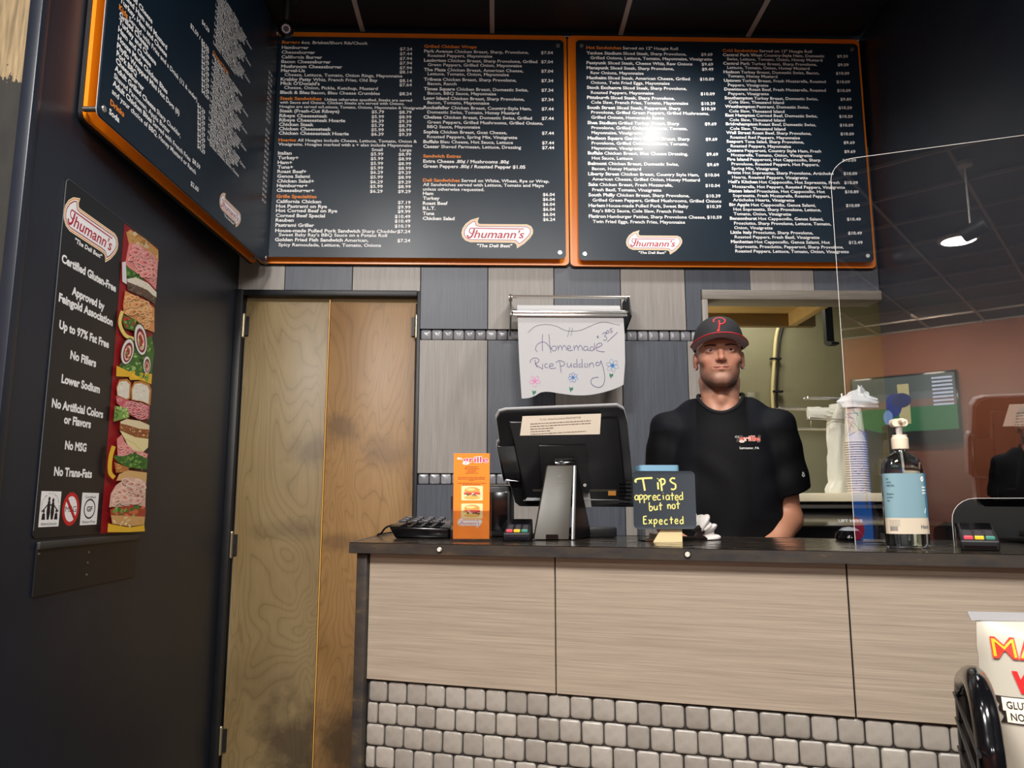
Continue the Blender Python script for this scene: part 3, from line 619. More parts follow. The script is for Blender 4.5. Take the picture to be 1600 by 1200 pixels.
# right board
p0 = ony(890, 417, YP-.006); p1 = ony(1368, 419, YP-.006); pt_ = ony(1343, 63, YP-.006)
P0 = Vector((p0.x+.004, YP, (p0.z+p1.z)/2)); Wb = min(p1.x, XR-.012)-P0.x; Hb = min(pt_.z, CEIL-.006)-P0.z
pr = panel_rect(P0, Wb, [cr3(32, 66), cr3(1385, 90), cr3(1462, 1135), cr3(42, 1130)], YP-BD)
b2 = Board('right navy menu board on the back wall, hot and cold sandwiches', P0, (1, 0, 0), Wb, Hb, (pr[0], pr[1], min(pr[2], Wb-.02), min(pr[3], Hb-.048)))
K = 1.225; c3 = (890, 40, 3.076); S = Sect(b2); cx = lambda y: 80+(y-105)*.0145; px_ = lambda y: 687+(y-138)*.056
for y, s_, pr_ in ((105, '^Hot Sandwiches|Served on 12" Hoagie Roll', 0), (131, '*Yankee Stadium|Sliced Steak, Sharp Provolone,', '$9.69'), (154, '>Grilled Onions, Lettuce, Tomato, Mayonnaise, Vinaigrette', 0), (178, '*Passyunk|Sliced Steak, Cheese Whiz, Raw Onions', '$9.69'), (202, '*Manayunk|Sliced Steak, Sharp Provolone,', '$9.49'), (226, '>Raw Onions, Mayonnaise', 0), (250, '*Manheim|Sliced Steak, American Cheese, Grilled', '$10.09'), (273, '>Onions, Twin Fried Eggs, Mayonnaise', 0), (297, '*Stock Exchange|Sliced Steak, Sharp Provolone,', 0), (321, '>Roasted Peppers, Mayonnaise', '$10.09'), (345, '*Pittsburgh|Sliced Steak, Sharp Provolone,', 0), (368, '>Cole Slaw, French Fries, Tomato, Mayonnaise', '$10.39'), (393, '*South Street|Sliced Steak, Pepperoni, Sharp', '$10.39'), (416, '>Provolone, Grilled Green Peppers, Grilled Mushrooms,', 0), (440, '>Grilled Onions, Homemade Sauce', 0), (466, '*Shea Stadium|Grilled Turkey Breast, Sharp', '$9.69'), (490, '>Provolone, Grilled Onions, Lettuce, Tomato,', 0), (514, '>Mayonnaise, Vinaigrette', 0), (540, '*Madison Square Garden|Chicken Breast, Sharp', '$9.69'), (564, '>Provolone, Grilled Onions, Lettuce, Tomato,', 0), (588, '>Mayonnaise, Vinaigrette', 0), (612, '*Buffalo|Chicken Breast, Bleu Cheese Dressing,', '$9.69'), (636, '>Hot Sauce, Lettuce', 0), (662, '*Belmont|Chicken Breast, Domestic Swiss,', '$9.69'), (687, '>Bacon, Honey Mustard', 0), (712, '*Liberty Street|Chicken Breast, Country Style Ham,', '$10.04'), (737, '>American Cheese, Grilled Onion, Honey Mustard', 0), (763, '*Saks|Chicken Breast, Fresh Mozzarella,', '$10.04'), (788, '>Fresh Basil, Tomato, Vinaigrette', 0), (813, '*South Philly|Chicken Breast, Sharp Provolone,', '$10.39'), (838, '>Grilled Green Peppers, Grilled Mushrooms, Grilled Onions', 0), (864, '*Harlem|House-made Pulled Pork, Sweet Baby', '$10.39'), (889, ">Ray's BBQ Sauce, Cole Slaw, French Fries", 0), (916, '*Flatiron|Hamburger Patties, Sharp Provolone Cheese,', '$10.59'), (941, '>Twin Fried Eggs, French Fries, Mayonnaise', 0)):
    i = s_[0] == '>'; row(S, cx(y)+(19 if i else 0), y, seg(s_[1:] if i else s_), .0156, c3, K*.96, [(px_(y), pr_)] if pr_ else None)
S.done(); S = Sect(b2); cx = lambda y: 735+(y-120)*.0435; px_ = lambda y: 1337+(y-140)*.0785
for y, s_, pr_ in ((119, '^Cold Sandwiches|Served on 12" Hoagie Roll', 0), (140, '*Central Park West|Country-Style Ham, Domestic', '$9.59'), (160, '>Swiss, Lettuce, Tomato, Onion, Honey Mustard', 0), (181, '*Central Park|Turkey Breast, Sharp Provolone,', '$9.59'), (201, '>Lettuce, Tomato, Onion, Honey Mustard', 0), (222, '*Hudson|Turkey Breast, Domestic Swiss, Bacon,', '$10.09'), (242, '>Tomato, Honey Mustard', 0), (263, '*Uptown|Turkey Breast, Fresh Mozzarella, Roasted', '$10.09'), (285, '>Peppers, Vinaigrette', 0), (305, '*Downtown|Roast Beef, Fresh Mozzarella, Roasted', '$10.09'), (326, '>Peppers, Vinaigrette', 0), (347, '*Southampton|Turkey Breast, Domestic Swiss,', '$9.89'), (367, '>Cole Slaw, Thousand Island', 0), (388, '*Westhampton|Pastrami, Domestic Swiss,', '$10.59'), (410, '>Cole Slaw, Thousand Island', 0), (430, '*East Hampton|Corned Beef, Domestic Swiss,', '$10.59'), (452, '>Cole Slaw, Thousand Island', 0), (472, '*Bridgehampton|Roast Beef, Domestic Swiss,', '$10.09'), (494, '>Cole Slaw, Thousand Island', 0), (514, '*Wall Street|Roast Beef, Sharp Provolone,', '$10.09'), (536, '>Roasted Red Peppers, Mayonnaise', 0), (556, '*Seaport|Tuna Salad, Sharp Provolone,', '$9.69'), (578, '>Roasted Peppers, Mayonnaise', 0), (599, '*Queens|Pepperoni, Country Style Ham, Fresh', '$9.69'), (621, '>Mozzarella, Tomato, Onion, Vinaigrette', 0), (642, '*Fire Island|Pepperoni, Hot Cappocollo, Sharp', '$10.09'), (664, '>Provolone, Roasted Peppers, Hot Peppers,', 0), (686, '>Spring Mix, Vinaigrette', 0), (706, '*Bronx|Hot Sopresatta, Sharp Provolone, Artichoke', '$10.09'), (728, '>Hearts, Roasted Peppers, Vinaigrette', 0), (750, "*Hell's Kitchen|Hot Cappocollo, Hot Sopresatta, Fresh", '$10.09'), (773, '>Mozzarella, Hot Peppers, Roasted Peppers, Vinaigrette', 0), (794, '*Staten Island|Prosciutto, Hot Cappocollo, Hot', '$10.89'), (816, '>Sopresatta, Fresh Mozzarella, Roasted Peppers,', 0), (837, '>Artichoke Hearts, Vinaigrette', 0), (860, '*Big Apple|Hot Cappocollo, Genoa Salami,', '$10.09'), (882, '>Hot Sopresatta, Sharp Provolone, Lettuce,', 0), (904, '>Tomato, Onion, Vinaigrette', 0), (926, '*Bensonhurst|Hot Cappocollo, Genoa Salami,', '$10.49'), (949, '>Prosciutto, Sharp Provolone, Lettuce, Tomato,', 0), (971, '>Onion, Vinaigrette', 0), (993, '*Little Italy|Prosciutto, Sharp Provolone,', '$10.49'), (1015, '>Roasted Peppers, Fresh Basil, Vinaigrette', 0), (1038, '*Manhattan|Hot Cappocollo, Genoa Salami, Hot', '$12.49'), (1061, '>Sopresatta, Prosciutto, Pepperoni, Sharp Provolone,', 0), (1083, '>Roasted Peppers, Lettuce, Tomato, Onion, Vinaigrette', 0)):
    i = s_[0] == '>'; row(S, cx(y)+(19 if i else 0), y, seg(s_[1:] if i else s_), .0148, c3, K*.97, [(px_(y), pr_)] if pr_ else None)
S.done()
P = Print(); u, v = b2.uv(1022, 379); logo(P, u, v, .265); P.build('brand_logo', M['print'], b2.panel, -BD-.0006)

# board on the left wall, its far end standing a little off the wall
A_ = Vector((XL+.016, 2.085, 2.262)); E_ = Vector((XL+.085, 3.44, 2.262)); Wl = (E_-A_).length; Hl = CEIL-.012-2.262
_m3 = frame_M(A_, (E_-A_).normalized(), (0, 0, 1)); _q = _m3.inverted()@onp(150.5, 183, np.array(_m3@Vector((0, -.07, 0))), np.array(_m3.to_3x3()@Vector((0, -1, 0))))
b3 = Board('navy menu board on the black left wall, kids meals and drinks', A_, E_-A_, Wl, Hl, (_q.x+.004, _q.z+.012, Wl-.004, Hl-.04), .07)
c1 = (130, 0, 3.076); S = Sect(b3); H3 = .0172
def row3(S, x, y, s_, h=H3):
    row(S, x, y, seg(s_), h, (130, 0, 3.076), K*.93)
for x, y, s_ in ((177, -8, '*Turkey, Ham and Cheese'), (180, -46, '*Grilled Ham and Mustard'), (183, -84, '*Toasted Cheese'), (172, 30, '^Kids|Served with Fries and a Drink (12 & under)'), (174, 64, '*Grilled Cheese'), (172, 98, '*Turkey and Cheese'), (168, 135, '*Ham and Cheese'), (166, 176, '*House Made Chicken Bites'), (162, 214, '*Phyllo Wrapped Mini Hot Dogs (6)'), (160, 252, '*Pork BBQ'), (157, 286, '*Cheeseburger'), (152, 322, '*Adult Grilled Cheese|Sharp Cheddar,'), (148, 360, 'Shaved Parmesan, Apple Butter'), (142, 394, '*Adult Chicken Bites|Served with French Fries'), (138, 434, 'and your choice of BBQ, Honey Mustard or Ranch'), (130, 488, '^Drinks'), (124, 532, '*Soda')):
    row3(S, x, y, s_)
S.done(); S = Sect(b3)
for x, y, s_ in [(570, 100, '$4.29'), (515, 118, '$2.59 / $4.29')]+[(568, 205+28*k, '$4.29') for k in range(9)]+[(548, 500+28*k, '$4.29') for k in range(8)]+[(524, 768, '$8.59'), (516, 878, '$2.60')]:
    u, v = b3.uv(130+x/3.076, y/3.076); S.put('price', s_, u, v-H3*.5, H3, WHT, bold=.02, kx=K)
S.done(); S = Sect(b3)
fill = ['Lettuce, Tomato, Onion', 'Grilled Chicken, Bacon, Cheese', 'Chicken Breast, Lettuce, Tomato, Onion', 'Roasted Peppers, Mayonnaise', 'Hot Peppers, Onion, Vinaigrette', 'Sharp Provolone, Tomato']
u0, v0 = b3.uv(130+636/3.076, 30/3.076); u1, v1 = b3.uv(130+600/3.076, 690/3.076)
n = 44
for k in range(-6, n):
    f = k/(n-1); z = v0+(v1-v0)*f; uu = u0+(u1-u0)*f*.3
    if z > Hl-.08: continue
    if abs(f-.34) < .012: S.put('section_heading', 'Chopped Salads', uu, z, .015, ORG, bold=.02, kx=1.15)
    elif .30 < f < .34: continue
    else: S.put('menu_line', fill[(k*7) % 6], uu+(.02 if k % 2 else 0), z, .0142, WHT, bold=.012, kx=1.15)
    if k % 2 == 0: S.put('price', '$4.29', Wl-.07, z, .0142, WHT, bold=.012, kx=1.15, align='r')
S.done()
P = Print(); u, v = b3.uv(360, 329); logo(P, u, v, .22); P.build('brand_logo', M['print'], b3.panel, -b3.BD-.0006)

# ------------------------------------------------------------------ poster and blank plate on the left wall
XP = XL+.0035
pBL, pBR, pTL, pTR = onx(55, 840, XP), onx(218, 830, XP), onx(101, 273, XP), onx(247, 388, XP)
py0 = (pBL.y+pTL.y)/2; py1 = (pBR.y+pTR.y)/2; pz0 = (pBL.z+pBR.z)/2; pz1 = (pTL.z+pTR.z)/2; PW = py1-py0; PH = pz1-pz0
MP = frame_M((XL+.001, py0, pz0), (0, 1, 0), (0, 0, 1))
pos = thing('deli_poster', 'black deli poster on the left wall with a sandwich photo strip', 'poster', M=MP)
def puv(px, py):
    q = onx(px, py, XP); return (q.y-py0, q.z-pz0)
sheet = B().prism(rrect(0, 0, PW, PH, .012, 4), -.0025, 0).build('sheet', mat('black_poster', rgb(26, 28, 31), .35), pos)
B().tube([(.0, -.0028, 0.02), (0, -.0028, PH-.01), (.01, -.0028, PH), (PW, -.0028, PH)], .0007, 6).build('bright_edge', mat('grey_edge', rgb(96, 98, 102), .4), pos)  # paler line along the left and top edges
yF = -.0029
P = Print(); u, v = puv(145.5, 362); logo(P, u-.004, v, .312, res=5); P.build('brand_logo', M['print'], pos, yF)
for (a, b_, tx, h) in (((96.5, 401), (181, 452), 'Certified Gluten-Free', .0235), ((112.5, 452), (163, 480), 'Approved by', .0235), ((92, 463), (176, 504), 'Feingold Association', .0235), ((92.7, 505), (170, 539), 'Up to 97% Fat Free', .0235), ((110, 553), (150, 568), 'No Fillers', .0235), ((96, 591), (156, 608), 'Lower Sodium', .0235), ((81, 629), (161, 647), 'No Artificial Colors', .0235), ((100, 655), (142, 662), 'or Flavors', .0235), ((101.5, 695), (135, 699), 'No MSG', .0235), ((84.5, 735), (143.5, 741), 'No Trans-Fats', .0235)):
    u0, v0 = puv(*a); u1, v1 = puv(*b_); P = Print(); P.text(tx, u0, (v0+v1)/2-h/2, h, WHT, width=u1-u0, bold=.042, res=3); P.build('slogan', M['print'], pos, yF)
# printed sandwich strip, drawn in pixel crops and laid flat on the sheet
cA = lambda p: puv(150+p[0]/4.8, 340+p[1]/4.8); cB = lambda p: puv(140+p[0]/4.445, 580+p[1]/4.445)
P = Print(1.2e-5); P.map = lambda p: puv(*p)
P.poly([(194, 349), (247, 388.5), (218, 830), (156.5, 834)], rgb(150, 24, 30))
def inside(p, poly):
    c = False; n = len(poly)
    for i in range(n):
        a, b_ = poly[i], poly[i-1]
        if (a[1] > p[1]) != (b_[1] > p[1]) and p[0] < (b_[0]-a[0])*(p[1]-a[1])/(b_[1]-a[1])+a[0]: c = not c
    return c
def jit(c, k=.18):
    f = 1+R_.uniform(-k, k); return (c[0]*f, c[1]*f, c[2]*f, 1)
def fillp(poly, base, cols, n, s0, s1, asp=(.4, 1.)):
    P.poly(poly, base); xs = [p[0] for p in poly]; ys = [p[1] for p in poly]; k = 0; tr = 0
    while k < n and tr < n*8:
        tr += 1; p = (R_.uniform(min(xs), max(xs)), R_.uniform(min(ys), max(ys)))
        s_ = R_.uniform(s0, s1)
        if inside(p, poly) and inside((p[0]+s_, p[1]), poly) and inside((p[0]-s_, p[1]), poly):
            P.ell(p[0], p[1], s_, s_*R_.uniform(*asp), jit(cols[k % len(cols)]), 9, R_.uniform(0, 3)); k += 1
def folds(poly, cols, n, r0, r1, w_):
    xs = [p[0] for p in poly]; ys = [p[1] for p in poly]; k = 0; tr = 0
    while k < n and tr < n*10:
        tr += 1; p = (R_.uniform(min(xs), max(xs)), R_.uniform(min(ys), max(ys))); r = R_.uniform(r0, r1)
        if not all(inside((p[0]+r*a, p[1]+r*b_), poly) for a, b_ in ((1, 0), (-1, 0), (0, .6), (0, -.6))): continue
        a0 = R_.uniform(-.7, .7); e = ell(p[0], p[1], r, r*.55, 12, a0)
        P.poly(ell(p[0]+2, p[1]+4, r*1.05, r*.6, 12, a0), jit(tuple(.5*a_+.5*b2 for a_, b2 in zip(cols[0], cols[2])), .1)); P.poly(e, jit(cols[0], .16)); P.stroke(e, w_, jit(cols[1], .08), closed=True); P.poly(ell(p[0]+r*.2, p[1], r*.35, r*.13, 8, a0), jit(cols[2], .15)); k += 1
TAN = rgb(214, 160, 92); CRM = rgb(240, 216, 172); PINK = rgb(232, 142, 138); PLT = rgb(248, 196, 186); PDK = rgb(150, 60, 60); GRN = rgb(62, 112, 44); GR2 = rgb(120, 164, 74); BRN = rgb(128, 82, 50); YEL = rgb(238, 188, 50); RED = rgb(192, 50, 40)
P.map = cA
fillp([(225, 105), (300, 112), (370, 160), (466, 245), (468, 330), (380, 250), (300, 220), (245, 195)], TAN, [rgb(230, 184, 116), rgb(198, 138, 72), CRM], 26, 8, 24)
ham = [(245, 190), (310, 200), (370, 235), (445, 290), (464, 330), (448, 540), (400, 490), (340, 440), (250, 380), (216, 345), (232, 260)]
fillp([(214, 345), (250, 380), (330, 430), (358, 470), (300, 460), (210, 450)], GRN, [GRN, GR2, rgb(40, 84, 30)], 24, 8, 18); P.poly(ham, PINK); folds(ham, [PINK, PLT, PDK], 60, 18, 40, 5)
fillp([(222, 460), (290, 448), (380, 490), (446, 560), (444, 600), (360, 540), (230, 500)], rgb(236, 226, 210), [CRM], 8, 6, 14)
fillp([(222, 480), (300, 510), (380, 545), (442, 606), (434, 650), (340, 590), (228, 545)], rgb(96, 78, 66), [BRN, rgb(70, 56, 50), rgb(150, 128, 110)], 60, 3, 7)
P.poly([(184, 335), (212, 330), (220, 500), (186, 480)], rgb(232, 224, 226))
trk = [(208, 548), (290, 590), (360, 620), (428, 680), (428, 860), (370, 840), (300, 780), (200, 720), (190, 660)]
P.poly(trk, rgb(222, 150, 92)); folds(trk, [rgb(226, 156, 100), rgb(246, 206, 150), rgb(140, 84, 40)], 56, 16, 38, 5)
fillp([(190, 730), (290, 770), (270, 850), (200, 830), (180, 780)], GRN, [GR2, rgb(80, 60, 40), GRN, RED], 30, 6, 14)
P.stroke(spline([(180, 700), (160, 790), (200, 880), (270, 910)], 5), 26, rgb(240, 214, 120))
fillp([(250, 1000), (400, 880), (420, 1000), (400, 1180), (150, 1180), (160, 1100)], GRN, [GR2, GRN, rgb(36, 80, 34), rgb(150, 190, 110)], 60, 8, 20)
P.poly([(134, 1110), (240, 1160), (300, 1198), (130, 1190)], YEL)
for (x, y, rx, ry, a) in ((316, 915, 50, 128, -.12), (216, 1005, 50, 105, .2), (362, 1105, 30, 72, 0)):
    P.ell(x, y, rx, ry, rgb(58, 74, 46), 24, a); P.ell(x, y, rx*.9, ry*.9, rgb(238, 232, 226), 24, a); P.ell(x+2, y+6, rx*.68, ry*.72, rgb(120, 36, 44), 20, a); P.ell(x+2, y+10, rx*.5, ry*.55, PLT, 18, a); P.ell(x, y+12, rx*.3, ry*.4, rgb(150, 50, 50), 14, a)
    for k in range(14): P.ell(x+R_.uniform(-.35, .35)*rx, y+R_.uniform(-.4, .5)*ry, rx*.12, ry*.08, jit([GR2, RED, CRM][k % 3]), 7)
P.map = cB
fillp([(240, 0), (415, 20), (410, 90), (330, 60), (260, 60)], YEL, [GR2, GRN, YEL], 16, 8, 22)
for poly in ([(165, 110), (185, 60), (240, 52), (268, 80), (262, 190), (240, 200), (170, 170)], [(266, 120), (290, 72), (340, 68), (395, 90), (410, 130), (402, 238), (350, 215), (268, 200)]):
    P.poly(poly, rgb(196, 134, 70)); q = [(sum(p[0] for p in poly)/len(poly)*.16+p[0]*.84-3, sum(p[1] for p in poly)/len(poly)*.16+p[1]*.84+4) for p in poly]; fillp(q, rgb(240, 232, 216), [rgb(226, 214, 192), rgb(250, 246, 236)], 30, 3, 7)
rb = [(160, 170), (240, 200), (268, 205), (350, 225), (396, 240), (390, 330), (330, 340), (250, 300), (165, 220)]
P.poly(rb, rgb(206, 96, 108)); folds(rb, [rgb(214, 110, 118), rgb(244, 190, 186), rgb(120, 30, 44)], 40, 12, 28, 4)
fillp([(148, 240), (240, 260), (250, 320), (140, 350)], GR2, [GRN, GR2, rgb(190, 210, 130)], 30, 6, 16)
P.poly([(185, 350), (230, 332), (320, 345), (390, 375), (388, 420), (300, 405), (190, 385)], rgb(238, 220, 178))
fillp([(182, 362), (230, 372), (320, 400), (388, 405), (382, 468), (300, 460), (180, 405)], rgb(150, 86, 46), [BRN, rgb(178, 110, 60), rgb(226, 190, 140)], 50, 3, 8)
P.poly([(180, 410), (290, 458), (382, 470), (378, 530), (340, 565), (250, 540), (215, 470)], rgb(242, 226, 168)); P.stroke([(215, 470), (280, 500), (340, 560)], 5, rgb(220, 196, 130))
hm = [(160, 470), (195, 440), (215, 490), (270, 545), (340, 560), (378, 575), (370, 610), (240, 600), (165, 590)]
P.poly(hm, PINK); folds(hm, [PINK, PLT, PDK], 30, 12, 28, 4)
P.stroke(spline([(135, 520), (112, 600), (108, 700), (140, 740)], 4), 30, YEL)
fillp([(130, 590), (200, 590), (290, 570), (374, 610), (368, 680), (240, 670), (160, 630)], GRN, [GRN, rgb(40, 96, 30), GR2], 60, 7, 18, (.4, .8))
fillp([(135, 630), (240, 670), (236, 700), (150, 705)], rgb(186, 116, 58), [TAN], 8, 6, 12)
P.poly([(150, 760), (170, 715), (235, 688), (366, 704), (362, 770), (300, 750), (200, 760)], rgb(222, 178, 118))
tk = [(100, 945), (112, 850), (150, 790), (230, 735), (300, 745), (360, 770), (354, 945), (300, 930), (230, 940)]
P.poly(tk, rgb(232, 186, 168)); folds(tk, [rgb(230, 178, 160), rgb(250, 226, 210), rgb(176, 100, 90)], 60, 18, 42, 5)
fillp([(98, 960), (220, 935), (352, 945), (348, 1010), (200, 1010), (105, 1000)], rgb(168, 66, 44), [RED, rgb(200, 110, 70), GRN, GR2], 34, 8, 20)
fillp([(105, 1000), (346, 1010), (340, 1065), (240, 1078), (115, 1060)], rgb(214, 166, 106), [TAN, CRM], 16, 8, 18, (.3, .5))
P.poly([(85, 1055), (115, 1065), (240, 1085), (340, 1068), (344, 1112), (230, 1118), (80, 1118)], YEL)
P.map = None; P.build('sandwich_picture', M['print'], pos, yF)
# three round-up badges
def badge_box(x0, y0, x1, y1): a = puv(x0, (y0+y1)/2); b_ = puv(x1, (y0+y1)/2); c = puv((x0+x1)/2, y0); d = puv((x0+x1)/2, y1); return a[0], d[1], b_[0], c[1]
x0, z0, x1, z1 = badge_box(62, 767.5, 93.5, 823); P = Print(); P.rect(x0, z0, x1, z1, WHT); bw = x1-x0; bh = z1-z0; K0 = rgb(14, 14, 16); g = lambda a, b_: (x0+a*bw, z0+b_*bh)
for (a, hh, hb) in ((.42, .78, .5), (.62, .74, .5), (.2, .44, .3), (.82, .44, .3)):
    r = .055*bw if hh > .6 else .045*bw; P.poly(ell(*g(a, hh), r, r*1.2, 12), K0); P.poly([g(a-.06, hh-.06), g(a+.06, hh-.06), g(a+.09, hb-.1), g(a+.05, .2), g(a-.05, .2), g(a-.09, hb-.1)], K0)
P.stroke([g(.1, .42), g(.36, .62), g(.68, .6), g(.92, .42)], .02*bw*2, K0); P.stroke([g(.14+.03, .2), g(.2, .36), g(.26, .2)], .03*bw, K0)
P.text('FEINGOLD', *g(.5, .05), .06*bh, K0, width=.78*bw, align='c')
for k, ch in enumerate('NUTRITION IS A BETTER WAY'):
    if ch == ' ': continue
    t_ = PI*(1.05-1.1*k/24); xx, zz = g(.5+.44*math.cos(t_), .5+.42*math.sin(t_)); P.text(ch, xx, zz, .045*bh, K0, align='c')
P.build('family_badge', M['print'], pos, yF)
x0, z0, x1, z1 = badge_box(97, 769, 123.5, 821.5); cxx, czz, rx, rz = (x0+x1)/2, (z0+z1)/2, (x1-x0)/2, (z1-z0)/2; P = Print(); P.ell(cxx, czz, rx, rz, rgb(200, 34, 38), 32); P.ell(cxx, czz, rx*.72, rz*.76, WHT, 32)
P.text('MSG', cxx, czz-.18*rz, .36*rz, K0, width=1.3*rx, align='c', bold=0); P.stroke([(cxx-rx*.52, czz+rz*.55), (cxx+rx*.52, czz-rz*.55)], .26*rx, rgb(190, 20, 30)); P.build('crossed_badge', M['print'], pos, yF)
x0, z0, x1, z1 = badge_box(126.5, 770, 152.5, 820); P = Print(); P.rect(x0, z0, x1, z1, WHT); cxx, czz, bw, bh = (x0+x1)/2, (z0+z1)/2, x1-x0, z1-z0
P.stroke(ell(cxx, czz, .32*bw, .29*bh, 28), .05*bw, K0, closed=True); P.text('GF', cxx, czz-.08*bh, .16*bh, K0, width=.34*bw, align='c', bold=.03); P.text('Certified', cxx, z0+.83*bh, .08*bh, K0, width=.62*bw, align='c'); P.text('Gluten-Free', cxx, z0+.06*bh, .08*bh, K0, width=.8*bw, align='c'); P.build('certified_badge', M['print'], pos, yF)
# blank black plate under the poster
q = [onx(56, 846, XP), onx(216, 838, XP), onx(208, 903, XP), onx(50, 932, XP)]
pm = mat('black_plate', rgb(24, 25, 28), .4)
pl = thing('blank_plate', 'blank black plate screwed to the wall below the deli poster', 'sign plate', M=frame_M((XL+.001, q[3].y, (q[3].z+q[2].z)/2), (0, 1, 0), (0, 0, 1)))
pw_, ph_ = (q[1].y+q[2].y)/2-q[3].y, (q[0].z+q[1].z)/2-(q[3].z+q[2].z)/2
B().box(0, pw_, -.004, 0, 0, ph_).build('plate', pm, pl, bevel=.001, seg=1, smooth=0)
B().box(0, pw_, -.011, 0, ph_-.016, ph_+.004).build('top_rail', mat('scuffed_black_rail', rgb(52, 50, 47), .45), pl, bevel=.002)
for (a, b_) in ((.02, .8), (.46, .72), (.46, .5), (.46, .25)): B().cyl((a*pw_, -.0055, b_*ph_), (a*pw_, -.0038, b_*ph_), .0032, n=10).build('screw', M['steel'], pl)

# ------------------------------------------------------------------ security camera at the ceiling
c = ony(447, 45, 3.23); sc_c = thing('security_camera', 'black turret security camera in front of the left corner of the burger board', 'camera', (c.x, c.y, CEIL))
dz = c.z-CEIL
B().cyl((0, 0, -.022), (0, 0, 0), .048, .052, 24).build('base', M['blackm'], sc_c, bevel=.003)
B().cyl((0, 0, dz+.03), (0, 0, -.022), .014, .02, 14).build('neck', M['blackm'], sc_c)
bd = B().sphere((0, 0, dz), .036, 24, 1, 1, 1.12).build('housing', M['blackg'], sc_c)
to = (Vector((0, 0, EYE))-c).normalized(); qq = to.to_track_quat('-Y', 'Z')
fr = empty('tmp'); bpy.data.objects.remove(fr)
f_ = B().cyl(qq@Vector((0, -.030, 0))+Vector((0, 0, dz)), qq@Vector((0, -.0385, 0))+Vector((0, 0, dz)), .024, .022, 24).build('lens_face', mat('dark_lens', rgb(14, 10, 20), .1), bd)
led = mat('infrared_led', rgb(230, 200, 220), .3)
for k in range(12):
    a = 2*PI*k/12; p = qq@Vector((.0155*math.cos(a), -.0385, .0155*math.sin(a)))+Vector((0, 0, dz)); B().sphere(p, .0034, 8).build('led', led, bd)

# ------------------------------------------------------------------ paper roll dispenser with the hand-lettered sheet
YD = 3.30
cD = lambda x, y, Y=YD: ony(780+x/6.486, 445+y/6.486, Y)
a = cD(0, 0); dsp = thing('paper_roll_holder', 'chrome wall-mounted paper roll holder with cutter bar', 'roll holder', (0, 0, 0))
pa, pb = cD(115, 120, 3.37), cD(1300, 128, 3.37)
B().tube([pa, pb], .0075, 10).build('top_rod', M['chrome'], dsp)
for i, (x, mm) in enumerate(((pa.x, M['chrome']), (pb.x, M['blackm']))):
    z0 = cD(0, 130, 3.37).z; z1 = cD(0, 300).z; zq = cD(0, 470, 3.4).z
    B().prism([(3.499, z0+.012), (3.37, z0+.012), (3.345, z0), (3.29, z1+.02), (3.285, z1-.005), (3.31, z1-.012), (3.40, zq+.02), (3.499, zq)], x-.003, x+.003, 'x').build('side_bracket', M['steel'] if i == 0 else M['blackm'], dsp)
    B().cyl((x-.008, 3.37, z0), (x+.008, 3.37, z0), .016, n=18).build('end_cap', M['chrome'], dsp)
zr = cD(0, 240, 3.37).z-.012
rl = tag(B().cyl((cD(185, 0).x, 3.372, zr), (cD(1240, 0).x, 3.372, zr), .028, n=28).build('paper_roll', M['paper']), 'white paper roll in the chrome wall holder', 'paper roll')
B().cyl((pa.x, 3.372, zr), (pb.x, 3.372, zr), .009, n=12).build('spindle', M['steel'], dsp)
za, zc_ = cD(0, 262).z, cD(0, 318).z; xa, xb = cD(140, 0).x, cD(1290, 0).x
B().box(xa, xb, YD-.004, YD+.004, (za+zc_)/2+.001, za).box(xa, xb, YD-.006, YD+.002, zc_, (za+zc_)/2-.001).build('cutter_bar', M['chrome'], dsp, bevel=.0012)
# the sheet itself: hangs from the roll, wavy torn bottom edge
edge = spline([(228, 1150), (300, 1145), (370, 1120), (420, 1090), (500, 1082), (620, 1100), (740, 1115), (860, 1118), (980, 1105), (1120, 1070), (1200, 1040), (1262, 1010)], 4)
L = [(188, 290), (192, 500), (205, 800)]; Rr = [(1278, 780), (1274, 500), (1258, 290)]
out = [cD(*p) for p in L]+[cD(*p) for p in edge]+[cD(*p) for p in Rr]
sh = thing('pudding_sign', 'hand-lettered homemade rice pudding sign hanging from the roll holder', 'paper sign', (0, YD, 0))
B().prism([(p.x, p.z) for p in out], 0.006, 0.0066).build('sheet', M['paper'], sh, smooth=0)
wq = lambda p: (lambda q: (q.x, q.z))(cD(p[0], p[1], YD+.006))
INK = rgb(70, 52, 128); BLK = rgb(40, 40, 56); BLU = rgb(20, 120, 200); PNK = rgb(240, 120, 190); GRE = rgb(16, 120, 84)
def ink(name, strokes, w_, col, ns=5, w_scale=1.):
    P = Print(2e-5)
    for s_ in strokes: P.stroke([wq(p) for p in spline(s_, ns)], w_, col)
    return P.build(name, M['print'], sh, .0052)
mm_ = lambda x: [[(x, 615), (x+8, 665)], [(x+8, 645), (x+26, 615), (x+42, 638), (x+46, 665)], [(x+46, 640), (x+66, 613), (x+86, 638), (x+90, 665)]]
ink('flourish', [[(290, 485), (370, 420), (480, 402), (580, 420), (650, 455), (720, 470), (820, 462), (920, 420), (1010, 385), (1080, 378), (1150, 395), (1220, 408)], [(715, 430), (705, 480), (692, 530)], [(742, 435), (735, 480), (725, 520)]], .0016, BLK)
